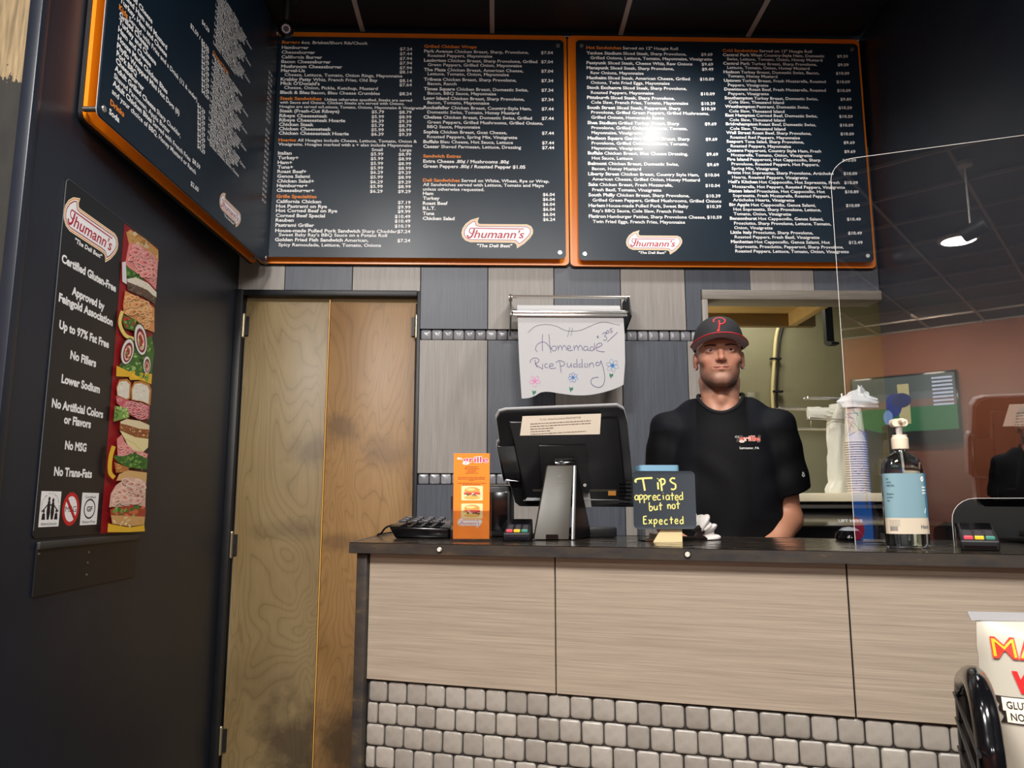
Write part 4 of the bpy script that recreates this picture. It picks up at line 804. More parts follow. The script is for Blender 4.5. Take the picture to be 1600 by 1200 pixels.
ink('lettering', [[(440, 500), (437, 580), (440, 672)], [(505, 500), (512, 600), (525, 690)], [(388, 678), (368, 655), (382, 610), (430, 580), (475, 590), (515, 635), (530, 650)], [(562, 618), (532, 632), (538, 664), (568, 668), (580, 640), (562, 618)], *mm_(592), [(690, 648), (722, 640), (715, 618), (694, 626), (692, 652), (712, 668), (748, 660)], *mm_(755), [(890, 625), (865, 625), (855, 650), (870, 668), (892, 652)], [(895, 625), (900, 660), (915, 665)], [(955, 632), (930, 630), (920, 655), (940, 670), (960, 648)], [(966, 590), (964, 665)], [(985, 642), (1040, 612), (1030, 590), (1000, 597), (980, 632), (992, 665), (1040, 678), (1068, 678)]], .0022, INK)
ink('lettering', [[(360, 760), (372, 800), (385, 838)], [(315, 790), (320, 762), (360, 740), (400, 755), (395, 785), (365, 800), (400, 830), (438, 850)], [(440, 800), (440, 860)], [(490, 800), (465, 806), (465, 835), (492, 840)], [(505, 826), (545, 820), (540, 800), (515, 806), (506, 832), (532, 850), (575, 840)], [(612, 775), (620, 830), (628, 890)], [(575, 792), (600, 770), (642, 775), (664, 800), (640, 825), (618, 820)], [(690, 790), (690, 825), (710, 835), (728, 808)], [(728, 790), (733, 836)], [(780, 802), (756, 806), (756, 834), (782, 828)], [(785, 750), (790, 840)], [(834, 802), (810, 806), (810, 834), (836, 828)], [(838, 750), (843, 840)], [(868, 792), (868, 828), (884, 838)], [(890, 792), (895, 838)], [(912, 795), (914, 836)], [(916, 812), (938, 790), (953, 806), (958, 836)], [(1020, 790), (990, 785), (980, 806), (1000, 820), (1025, 800), (1030, 770), (1056, 850), (1070, 940), (1055, 1010), (1010, 1040), (950, 1020), (930, 985), (945, 948), (1005, 936)]], .0022, INK)
ink('price_note', [[(990, 522), (1006, 520), (992, 535), (1010, 537)], [(1042, 500), (1070, 485), (1085, 497), (1066, 520), (1082, 528), (1090, 550), (1072, 564), (1055, 556)], [(1095, 465), (1085, 480), (1098, 492), (1112, 478), (1100, 462), (1092, 470)], [(1145, 440), (1122, 450), (1128, 466), (1145, 464), (1140, 482), (1124, 484)], [(1095, 580), (1200, 480)]], .0022, INK)
def flower(cx, cy, r, cols, n, cc, leaf):
    P = Print()
    for k in range(n):
        a = 2*PI*k/n+.3; c_ = (cx+r*.62*math.cos(a), cy+r*.62*math.sin(a)); P.stroke([wq(p) for p in ell(c_[0], c_[1], r*.38, r*.26, 12, a)], .0015, cols[k % len(cols)], closed=True)
    P.poly([wq(p) for p in ell(cx, cy, r*.26, r*.3, 12)], cc); lx, ly = leaf
    P.poly([wq(p) for p in ((lx-18, ly-24), (lx, ly-12), (lx+22, ly-22), (lx+18, ly+8), (lx+2, ly+14), (lx-2, ly+34), (lx-14, ly+8))], GRE); P.build('flower_drawing', M['print'], sh, .0052)
flower(1148, 818, 66, [rgb(90, 170, 220), rgb(120, 130, 160)], 6, BLU, (1134, 920)); flower(748, 940, 50, [BLU, rgb(60, 90, 190)], 7, BLU, (728, 1058)); flower(362, 975, 58, [PNK], 5, PNK, (352, 1092))

# ------------------------------------------------------------------ things on the counter
def at_counter(px, py): return onz(px, py, TOP)
# orange leaflet in a clear holder
c = at_counter(736, 846); hy = c.y
ORM = rgb(244, 128, 20)
ho = thing('leaflet_holder', 'clear acrylic leaflet holder on the counter left of the till', 'holder', (c.x, c.y, TOP), -.04)
hw = .055
B().box(-hw, hw, -.004, .0, 0, .006).box(-hw, hw, -.004, .034, 0, .004).box(-hw, hw, -.004, -.0015, .004, .088).box(-hw, hw, .030, .0325, .004, .175).box(-hw, -hw+.0022, -.002, .0315, .004, .12).box(hw-.0022, hw, -.002, .0315, .004, .12).build('pocket', M['acrylic'], ho, smooth=0)
lf = thing('menu_leaflet', 'orange takeaway menu leaflet standing in the clear holder', 'leaflet', (c.x, c.y+.006, TOP+.0065), -.04)
LW, LH = .049, .2295
B().box(-LW, LW, 0, .012, 0, LH).build('leaflet', mat('orange_paper', ORM, .5), lf, smooth=0)
cL = lambda x, y: ((x-345)/7.055/(57/ (2*LW))*1., (1100-y)/7.055/(57/(2*LW))+.002)
P = Print()
gx, gz = cL(246, 268); P.text('grille', gx-.0012, gz, .0165, rgb(250, 244, 240), width=.0715, bold=.05, res=3); P.text('grille', gx, gz+.0003, .0158, rgb(200, 20, 80), width=.069, bold=.02, res=3)
P.text('the', *cL(180, 235), .0065, WHT, bold=.03, width=.014); P.build('title', M['print'], lf, -.0006)
P = Print()
rw = random.Random(5)
for (y, w_) in ((318, .034), (336, .04), (354, .026), (371, .024), (388, .034), (434, .076), (452, .074), (466, .014), (498, .078), (514, .05)):
    xx = cL(345, y)[0]-w_/2; xe = xx+w_
    while xx < xe:
        l_ = rw.uniform(.002, .008); P.stroke([(xx, cL(0, y)[1]), (min(xx+l_, xe), cL(0, y)[1])], .0017, rgb(140, 74, 24), layer=False); xx += l_+.0012
P.build('small_print', M['print'], lf, -.0006)
for (yt, yb) in ((528, 690), (722, 888)):
    x0, z1 = cL(232, yt); x1, z0 = cL(472, yb); P = Print(); P.poly(rrect(x0, z0, x1, z1, .002, 3), rgb(236, 214, 160)); ww = x1-x0; hh = z1-z0
    P.ell((x0+x1)/2, z0+.68*hh, .36*ww, .24*hh, rgb(214, 152, 70)); P.ell((x0+x1)/2-.004, z0+.76*hh, .22*ww, .09*hh, rgb(240, 200, 130)); P.rect(x0+.12*ww, z0+.4*hh, x1-.12*ww, z0+.56*hh, rgb(214, 70, 70))
    for k in range(16): P.ell(x0+ww*R_.uniform(.12, .88), z0+hh*R_.uniform(.26, .5), .06*ww, .05*hh, jit([GRN, RED, rgb(60, 40, 30), YEL, PLT][k % 5]), 8)
    P.ell((x0+x1)/2, z0+.2*hh, .38*ww, .12*hh, rgb(220, 170, 84)); P.build('food_picture', M['print'], lf, -.0006)
P = Print(); logo(P, cL(330, 0)[0], cL(0, 930)[1], .068, tagline=False); P.build('brand_logo', M['print'], lf, -.0006)

# desk phone at the corner
c = at_counter(662, 842); ph = thing('desk_phone', 'black corded desk phone on the left corner of the counter', 'phone', (c.x+.012, c.y+.075, TOP), -.12)
B().hexa([(-.09, -.06, 0), (.07, -.06, 0), (.07, .09, 0), (-.09, .09, 0)], [(-.11, -.065, .034), (.07, -.065, .03), (.07, .09, .052), (-.11, .09, .054)]).build('body', M['blackg'], ph, bevel=.006, seg=3)
for i in range(4):
    for j in range(3):
        zz = .035+.022*(.02+.03*j+.065)/.155-.0005*i
        B().box(-.085+.033*i, -.062+.033*i, -.045+.038*j, -.022+.038*j, zz-.002, zz+.006).build('key', mat('grey_key', rgb(60, 58, 62), .35) if (i+j) == 0 else bpy.data.materials['grey_key'], ph, bevel=.002)
B().box(.075, .118, -.06, .09, 0, .044).hexa([(.078, .0, .044), (.116, .0, .044), (.116, .085, .044), (.078, .085, .044)], [(.09, .03, .085), (.122, .03, .085), (.122, .09, .085), (.09, .09, .085)]).build('handset_cradle', M['blackm'], ph, bevel=.004)
B().box(.077, .112, -.0615, -.0598, .026, .038).build('label_strip', mat('brass_label', rgb(176, 160, 116), .35, .6), ph)
B().tube(spline([(-.10, .02, .04), (-.14, .03, .03), (-.165, .06, .010), (-.19, .12, .0045), (-.19, .3, .0045)], 6), .003, 8).build('cord', M['blackm'], ph)

# receipt printer behind the leaflet holder
c = at_counter(748, 840); rp = thing('receipt_printer', 'black upright receipt printer behind the orange leaflet', 'printer', (c.x+.012, 2.37, TOP), -.1)
B().box(-.078, .085, -.0, .14, 0, .155).build('case', M['blackm'], rp, bevel=.008, seg=3)
B().box(-.07, .075, -.0025, .0, .02, .135).build('front_cover', M['blackg'], rp, bevel=.002)
B().box(-.055, .06, .05, .1, .1551, .1575).build('paper_slot', M['steel'], rp)

# card readers: same model twice
def card_reader(loc, rz, label):
    o = thing('card_reader', label, 'card reader', loc, rz, 'card readers on the counter')
    B().hexa([(-.036, -.055, 0), (.036, -.055, 0), (.036, .075, 0), (-.036, .075, 0)], [(-.037, -.058, .022), (.037, -.058, .022), (.034, .075, .058), (-.034, .075, .058)]).build('body', M['blackm'], o, bevel=.004, seg=3)
    B().hexa([(-.041, -.03, .0), (-.036, -.055, 0), (-.036, .06, .0), (-.041, .05, 0)], [(-.041, -.03, .04), (-.036, -.055, .026), (-.036, .06, .056), (-.041, .05, .055)]).build('side_shield', M['blackg'], o)
    zf = lambda y: .022+(y+.058)/.133*.036
    B().hexa([(-.03, .02, zf(.02)+.0002), (.03, .02, zf(.02)+.0002), (.03, .066, zf(.066)+.0002), (-.03, .066, zf(.066)+.0002)], [(-.03, .02, zf(.02)+.0012), (.03, .02, zf(.02)+.0012), (.03, .066, zf(.066)+.0012), (-.03, .066, zf(.066)+.0012)]).build('display', M['blackg'], o)
    for i, nm in enumerate(('red', 'yellow', 'green')):
        k = 'key_'+nm
        if k not in M: M[k] = mat('%s_key' % nm, [rgb(214, 70, 84), rgb(226, 186, 40), rgb(60, 128, 112)][i], .4)
        B().box(-.029+.0205*i, -.0115+.0205*i, -.05, -.034, zf(-.05)-.001, zf(-.034)+.003).build('button', M[k], o, bevel=.0015)
    for r in range(3):
        for i in range(3): B().box(-.027+.0205*i, -.0135+.0205*i, -.028+.015*r, -.018+.015*r, zf(-.028+.015*r)-.001, zf(-.018+.015*r)+.0012).build('key', bpy.data.materials['grey_key'], o)
    B().box(-.03, .03, -.0592, -.0575, .006, .011).build('card_slot', M['blackg'], o)
    return o
c = at_counter(811, 846); card_reader((c.x, c.y+.055, TOP), -.12, 'black card reader with coloured keys left of the till stand')
cr2_ = at_counter(1550, 862); card_reader((cr2_.x+.016, cr2_.y+.07, TOP), -.5, 'black card reader with coloured keys at the right shield opening')

# tills seen from behind
YM0, YM1 = 2.25, 2.375   # top and bottom of the display lean
sl = mat('silver_bezel', rgb(190, 190, 190), .35, .3); sgr = mat('grey_stand', rgb(62, 58, 50), .42, .1); sbl = mat('charcoal_plastic', rgb(18, 18, 20), .38)
def build_till(label, group):
    c = cw(.50, .40, TOP); o = thing('till_monitor', label, 'till', c, 0., group); inv = o.matrix_world.inverted() if False else Matrix.Translation(-c)
    tl, tr_, bl_, br = ony(778, 648, YM0), ony(975, 637, YM0), ony(806, 790, YM1), ony(991, 791, YM1)
    ex = ((tr_-tl)).normalized(); ez0 = ((tl+tr_)/2-(bl_+br)/2).normalized(); ez = (ez0-ex*ez0.dot(ex)).normalized(); Mx = frame_M(bl_, ex, ez); N_ = np.array(Mx.to_3x3()@Vector((0, -1, 0))); mi = Mx.inverted()
    g = lambda x, y: (lambda q: (q.x, q.z))(mi@onp(x, y, bl_, N_))
    L = inv@Mx
    def part(b, name, m_, parent=o, bevel=0.):
        b.v = [L@Vector(p) for p in b.v]; return b.build(name, m_, parent, bevel)
    outl = [g(*p) for p in ((781, 646), (792, 643), (965, 636), (975, 641), (980, 660), (992, 785), (990, 792), (812, 791), (805, 785), (796, 750), (787, 749), (777, 700), (778, 695), (781, 692), (776, 655))]
    part(B().prism(outl, .0, .016), 'rear_shell', sbl, o, .003)
    part(B().prism([(x*1.0+(.003 if x > .2 else -.003), z+(.003 if z > .1 else -.002)) for x, z in outl], .0162, .03), 'bezel', sl, o, .002)
    part(B().prism([g(*p) for p in ((800, 662), (960, 656), (972, 775), (820, 778))], -.014, 0.), 'rear_bulge', sbl, o, .008)
    part(B().prism([g(*p) for p in ((779, 698), (806, 697), (810, 748), (788, 748))], -.012, 0.), 'card_swipe', M['blackg'], o, .004)
    part(B().prism([g(*p) for p in ((842, 694), (913, 694), (918, 765), (846, 765))], -.024, -.0142), 'mount_plate', M['blackm'], o, .002)
    hp = g(880, 722); part(B().cyl((hp[0]-.03, -.028, hp[1]), (hp[0]+.03, -.028, hp[1]), .026, n=24), 'hinge', M['blackg'], o, .002)
    part(B().prism([g(*p) for p in ((906, 766), (920, 766), (923, 789), (908, 789))], -.0155, -.0142), 'label', mat('printed_label', rgb(176, 176, 172), .5), o)
    part(B().prism([g(*p) for p in ((832, 762), (962, 762), (962, 765), (832, 765))], -.0152, -.0142), 'seam', sgr, o)
    part(B().prism([g(*p) for p in ((949, 764), (961, 764), (961, 771), (949, 771))], -.0158, -.0142), 'sticker', mat('orange_sticker', rgb(190, 130, 60), .5), o)
    for k in range(6): part(B().prism([g(966, 752+6*k), g(984, 753+6*k), g(984, 755+6*k), g(966, 754+6*k)], -.0155, -.0142), 'vent', M['blackg'], o)
    q = g(912, 753); part(B().cyl((q[0], -.026, q[1]), (q[0], -.014, q[1]), .005, n=14), 'screw', M['chrome'], o)
    # column: grey front plate, dark side cheeks with pale edge, flat foot
    f = lambda x, y, Y: inv@ony(x, y, Y)
    fa = [f(855, 727, 2.235), f(896, 727, 2.235), f(889, 840, 2.155), f(834, 836, 2.155)]
    def slab(P4, d, name, m_, bev=.002):
        b = B(); b.hexa(P4, [Vector(p)+Vector(d) for p in P4]); return b.build(name, m_, o, bev)
    fa[2].z = max(fa[2].z, .002); fa[3].z = .002; fa[2].z = .002
    slab(fa, (0, .05, .0), 'stand_front', sgr, .003)
    sd = [Vector((fa[1].x, fa[1].y, fa[1].z)), Vector((fa[1].x+.006, fa[1].y+.1, fa[1].z-.01)), Vector((fa[2].x+.075, fa[2].y+.17, .004)), Vector((fa[2].x+.006, fa[2].y, .002))]
    slab(sd, (.006, 0, 0), 'stand_cheek', sl, .002)
    sd2 = [Vector((p.x+.007, p.y+.012, p.z)) for p in sd]; slab(sd2, (.004, 0, 0), 'stand_side', sbl, .001)
    B().box(fa[3].x+.01, fa[2].x+.02, fa[2].y+.05, .16, .0015, .012).box(fa[2].x-.02, fa[2].x+.16, fa[2].y+.17, .17, .0015, .03).build('foot', sbl, o, .003)
    q = [f(853, 829, 2.153), f(872, 829, 2.153)]; B().box(q[0].x, q[1].x, fa[2].y-.003, fa[2].y+.002, .004, .016).build('cable_notch', M['blackg'], o)
    P = Print()
    for a, b_ in (((-.006, .006), (.006, -.006)), ((-.006, -.006), (.006, .006))): P.stroke([(a[0], a[1]), (b_[0], b_[1])], .0028, rgb(66, 60, 52))
    P.text('LOGIC', -.014, -.018, .004, rgb(92, 86, 74), width=.028, bold=0)
    pc = (fa[0]+fa[1])/2; dn = ((fa[2]+fa[3])/2-pc); pp = pc+dn*.16; me_o = P.build('maker_mark', M['print'], o, 0)
    tilt = math.atan2(dn.y, -dn.z); me_o.location = pp+Vector((0, -.0015, 0)); me_o.rotation_euler = (tilt*1., 0, 0)
    return o, Mx, g
till, TMx, tg = build_till('black till on a grey stand in the middle of the counter, back to the guests', 'tills on the counter')
def notice(Mx, name, label, pts, g):
    o = thing('taped_notice', label, 'notice', M=Mx); b = B().prism([g(*p) for p in pts], -.0152, -.0146); b.build('sheet', mat('cream_paper', rgb(240, 226, 206), .6), o, smooth=0)
    P = Print(); D = rgb(110, 96, 84); a = [g(*p) for p in pts]; x0 = min(p[0] for p in a); x1 = max(p[0] for p in a); z0 = min(p[1] for p in a); z1 = max(p[1] for p in a); W = x1-x0; Hh = z1-z0
    P.text('To Our Valued Customers PRICE NOTICE', x0+.5*W, z0+.78*Hh, .07*Hh, D, width=.5*W, align='c', bold=0)
    rw = random.Random(6)
    for i, w_ in enumerate((.74, .74, .28, .25, .68)):
        xx = x0+.13*W; xe = xx+w_*W
        while xx < xe:
            l_ = rw.uniform(.012, .05)*W; P.stroke([(xx, z0+(.64-.115*i)*Hh), (min(xx+l_, xe), z0+(.64-.115*i)*Hh)], .028*Hh, D, layer=False); xx += l_+.008*W
    P.build('print', M['print'], o, -.0158); return o
nt = notice(TMx, 'n', 'cream printed notice taped to the back of the middle till', ((816, 648), (938, 644), (936, 676), (812, 678)), tg)
# second till behind the shield
T2 = cw(1.60, .44, TOP)-cw(.50, .40, TOP)+Vector((.20, .03, 0))
t2 = dup(till, till.location+T2, 'black till behind the clear shield at the right edge'); n2 = dup(nt, None, 'cream notice taped to the back of the till at the right edge'); n2.matrix_world = Matrix.Translation(T2)@TMx

# tips: chalkboard tag leaning on a clear jar, envelope and cloth
c = at_counter(1040, 847); jx, jy = c.x, c.y
jar = thing('tip_jar', 'clear square tip jar with a blue rim behind the chalk sign', 'jar', (jx-.006, jy+.062, TOP))
prof = rrect(-.052, -.045, .052, .045, .014, 4)
def ring_wall(b, outer, inner, z0, z1, floor=.004):
    n = len(outer); V = [(x, y, z0) for x, y in outer]+[(x, y, z1) for x, y in outer]+[(x, y, z1) for x, y in inner]+[(x, y, z0+floor) for x, y in inner]
    F = [tuple(range(n-1, -1, -1))]+[(r*n+i, r*n+(i+1) % n, (r+1)*n+(i+1) % n, (r+1)*n+i) for r in range(3) for i in range(n)]+[tuple(3*n+i for i in range(n))]
    return b.add(V, F)
ring_wall(B(), prof, [(x*.95, y*.95) for x, y in prof], 0, .165).build('jar_body', M['acrylic'], jar)
bl = mat('pale_blue_plastic', rgb(150, 196, 222), .25, trans=.35)
ring_wall(B(), [(x*1.04, y*1.04) for x, y in prof], [(x*.96, y*.96) for x, y in prof], .1655, .203, .0).build('rim_band', bl, jar)
tm = tag(B().box(-.035, .03, -.03, .03, 0, .001).hexa([(-.03, -.02, .001), (.02, -.03, .002), (.03, .02, .001), (-.02, .03, .002)], [(-.025, -.02, .012), (.02, -.024, .018), (.028, .02, .01), (-.02, .022, .016)]).build('bank_notes', mat('banknote_paper', rgb(150, 150, 128), .7), loc=(jx-.006, jy+.062, TOP+.0045)), 'crumpled bank notes lying in the tip jar', 'money')
tip = thing('chalk_sign', 'small black chalkboard tips sign leaning on the clear jar', 'chalkboard', (jx-.001, jy-.004, TOP+.034), -.0)
SW, SH = .083, .152
B().prism(rrect(-SW, 0, SW, SH, .012, 5), -.003, 0.).build('board', mat('chalkboard_slate', rgb(44, 52, 60), .55), tip, .0008)
CHK = rgb(238, 226, 132)
STK = {'a': [[(.8, .85), (.4, 1), (.05, .6), (.2, .08), (.6, .1), (.82, .5)], [(.82, .95), (.86, .2), (1., .0)]], 'p': [[(.1, 1), (.15, -.7)], [(.12, .8), (.5, 1.), (.85, .7), (.6, .15), (.15, .1)]], 'r': [[(.1, 1), (.15, 0)], [(.15, .5), (.4, .95), (.8, .9)]], 'e': [[(.1, .5), (.8, .6), (.7, .95), (.35, 1.), (.08, .5), (.35, .02), (.9, .15)]], 'c': [[(.85, .9), (.4, 1.), (.08, .5), (.35, .02), (.9, .12)]], 'i': [[(.45, .95), (.5, .05)], [(.45, 1.35), (.5, 1.42)]], 't': [[(.5, 1.6), (.5, .0)], [(.1, 1.), (.95, 1.05)]], 'd': [[(.78, .75), (.4, .92), (.05, .45), (.35, .02), (.78, .3)], [(.8, 1.7), (.85, .0)]], 'b': [[(.1, 1.7), (.15, .05), (.6, .0), (.85, .5), (.5, .85), (.15, .6)]], 'u': [[(.1, .9), (.15, .2), (.5, .02), (.8, .4)], [(.82, .9), (.85, .0)]], 'n': [[(.1, .95), (.15, 0)], [(.15, .5), (.45, .95), (.75, .7), (.8, .0)]], 'o': [[(.5, .95), (.1, .6), (.3, .03), (.75, .1), (.85, .65), (.5, .95)]], 'x': [[(.05, .95), (.9, .0)], [(.85, .98), (.1, -.05)]], 'E': [[(.9, 1.75), (.12, 1.65)], [(.12, 1.7), (.1, .9), (.12, .0)], [(.08, .02), (.95, .1)], [(.12, .95), (.75, 1.)]], 'T': [[(.0, 1.3), (.08, 1.5), (.3, 1.62), (1.15, 1.7)], [(.5, 1.6), (.62, .0)]], 'P': [[(.3, 1.5), (.45, .0)], [(.05, 1.25), (.4, 1.55), (.85, 1.45), (.85, 1.0), (.4, .75)]], 'S': [[(.85, 1.55), (.4, 1.6), (.12, 1.3), (.45, 1.0), (.85, .8), (.85, .3), (.45, .15), (.2, .25)]]}
def chalk(word, x, z, s_, adv, w_, name='chalk_word'):
    P = Print(4e-5)
    for i, ch in enumerate(word):
        for stroke in STK[ch]: P.stroke([(x+adv*i+p[0]*s_*.9, z+p[1]*s_+.0008*math.sin(i*1.3)) for p in spline(stroke, 4)], w_, CHK)
    return P.build(name, M['print'], tip, -.0036)
q = lambda x, y: ((x-520)/(820./(2*SW)), (890-y)/(820./(2*SW)))
P = Print()
for st in ([(158, 285), (140, 270), (165, 245), (240, 236), (368, 230)], [(240, 240), (252, 310), (264, 395)]): P.stroke([q(*p) for p in spline(st, 5)], .0048, CHK)
P.build('chalk_word', M['print'], tip, -.0036)
chalk('i', *q(395, 385), .021, 0, .0046); chalk('P', *q(448, 400), .0205, 0, .0044); chalk('S', *q(590, 395), .0205, 0, .0042)
chalk('appreciated', *q(128, 516), .0125, .0118, .0027); chalk('but', *q(312, 650), .0125, .0125, .0029); chalk('not', *q(552, 632), .0125, .0115, .0029); chalk('Expected', *q(232, 826), .0118, .0138, .0029)
# kraft envelope standing on edge under the sign
en = tag(B().prism([(-.044, 0), (.033, 0), (.033, .05), (-.012, .05)], -.002, .002).build('kraft_envelope', mat('kraft_paper', rgb(222, 200, 150), .6), loc=(jx+.012, jy+.0035, TOP)), 'cream folded envelope standing below the tips sign', 'envelope')
# crumpled white cloth
V = []; F = []; n_, m_ = 46, 16
for i in range(n_):                       # folds fan out from the sign side down to the worktop
    th_ = math.radians(118)*(1-i/(n_-1))
    for j in range(m_):
        t_ = j/(m_-1); e_ = math.sin(PI*(.08+.84*t_))**.45
        rad = (.088-.012*math.cos(th_)+.008*math.sin(13*th_+2.2*t_)+.004*math.sin(29*th_-3*t_))*e_
        V.append((-.022+rad*math.cos(th_)+.010*math.sin(3*t_), -.035+.105*t_+.012*math.sin(5*th_), max(.0025, .86*rad*math.sin(th_)+.002)))
for i in range(n_-1):
    for j in range(m_-1): F.append((i*m_+j, (i+1)*m_+j, (i+1)*m_+j+1, i*m_+j+1))
c = at_counter(1090, 845); cl = MB(); cl.add(V, F); o = cl.build('folded_cloth', mat('white_cotton', rgb(226, 220, 214), .85), loc=(c.x+.004, c.y+.035, TOP), smooth=60)
md = o.modifiers.new('s', 'SOLIDIFY'); md.thickness = .0035; md.offset = 1; md = o.modifiers.new('b', 'SUBSURF'); md.levels = md.render_levels = 1
tag(o, 'crumpled white cloth lying beside the tips sign', 'cloth')

# ------------------------------------------------------------------ the man behind the counter: one sculpted body, clothes and cap as children
def v_ell(P, c, r):
    q = [(P[i]-c[i])/r[i] for i in range(3)]; k0 = np.sqrt(q[0]**2+q[1]**2+q[2]**2); g = [q[i]/r[i] for i in range(3)]; k1 = np.sqrt(g[0]**2+g[1]**2+g[2]**2)+1e-9
    return k0*(k0-1)/k1
def v_cap(P, a, b_, ra, rb=None):
    rb = ra if rb is None else rb; a = np.array(a, float); d = np.array(b_, float)-a; L2 = float(d@d)
    t_ = np.clip(((P[0]-a[0])*d[0]+(P[1]-a[1])*d[1]+(P[2]-a[2])*d[2])/L2, 0, 1)
    return np.sqrt((P[0]-a[0]-t_*d[0])**2+(P[1]-a[1]-t_*d[1])**2+(P[2]-a[2]-t_*d[2])**2)-(ra+(rb-ra)*t_)
def smin(a, b_, k):
    h = np.clip(.5+.5*(b_-a)/k, 0, 1); return b_+(a-b_)*h-k*h*(1-h)
def smax(a, b_, k): return -smin(-a, -b_, k)
def nets(fn, lo, hi, h):
    """surface nets over a signed distance function"""
    n = [int(math.ceil((hi[i]-lo[i])/h))+1 for i in range(3)]
    ax = [np.float32(lo[i])+np.arange(n[i], dtype=np.float32)*np.float32(h) for i in range(3)]
    P = (ax[0][:, None, None], ax[1][None, :, None], ax[2][None, None, :]); f = (fn(P)+np.zeros(n, np.float32)).astype(np.float32)
    s = f < 0; cs = np.zeros([k-1 for k in n], np.int8)
    for i in (0, 1):
        for j in (0, 1):
            for k in (0, 1): cs += s[i:n[0]-1+i, j:n[1]-1+j, k:n[2]-1+k]
    act = (cs > 0) & (cs < 8); idx = np.argwhere(act); vid = -np.ones(act.shape, np.int64); vid[act] = np.arange(len(idx))
    acc = np.zeros((len(idx), 3)); cnt = np.zeros(len(idx)); cor = [(i, j, k) for i in (0, 1) for j in (0, 1) for k in (0, 1)]
    val = {c: f[idx[:, 0]+c[0], idx[:, 1]+c[1], idx[:, 2]+c[2]] for c in cor}
    for a in cor:
        for d in range(3):
            if a[d]: continue
            b_ = list(a); b_[d] = 1; b_ = tuple(b_); va, vb = val[a], val[b_]; m_ = (va < 0) != (vb < 0); t_ = np.where(m_, va/(va-vb+1e-12), 0)
            p = np.zeros((len(idx), 3)); p[:] = a; p[:, d] += t_; acc[m_] += p[m_]; cnt[m_] += 1
    V = (idx+acc/np.maximum(cnt, 1)[:, None])*h+np.array(lo); F = []
    for d in range(3):
        e = [slice(None)]*3; e2 = [slice(None)]*3; e[d] = slice(0, n[d]-1); e2[d] = slice(1, n[d]); cr = s[tuple(e)] != s[tuple(e2)]; q = np.argwhere(cr); u, w_ = (d+1) % 3, (d+2) % 3
        ok = (q[:, u] > 0) & (q[:, w_] > 0) & (q[:, u] < n[u]-1) & (q[:, w_] < n[w_]-1); q = q[ok]; sg = s[q[:, 0], q[:, 1], q[:, 2]]
        def at(du, dw):
            c = q.copy(); c[:, u] -= du; c[:, w_] -= dw; return vid[c[:, 0], c[:, 1], c[:, 2]]
        quad = np.stack([at(1, 1), at(0, 1), at(0, 0), at(1, 0)], 1); quad[~sg] = quad[~sg][:, ::-1]; F.append(quad)
    return V, np.concatenate(F)
def to_mesh(name, V, F, col=None):
    me = bpy.data.meshes.new(name); me.from_pydata(V.tolist(), [], F.tolist())
    for p in me.polygons: p.use_smooth = True
    if col is not None:
        at = me.color_attributes.new('Col', 'FLOAT_COLOR', 'POINT'); at.data.foreach_set('color', col.astype(np.float32).ravel())
    return me
HX, HY = ony(1123, 560, 2.62).x, 2.62
CHZ = ony(1123, 603, 2.53).z          # chin height
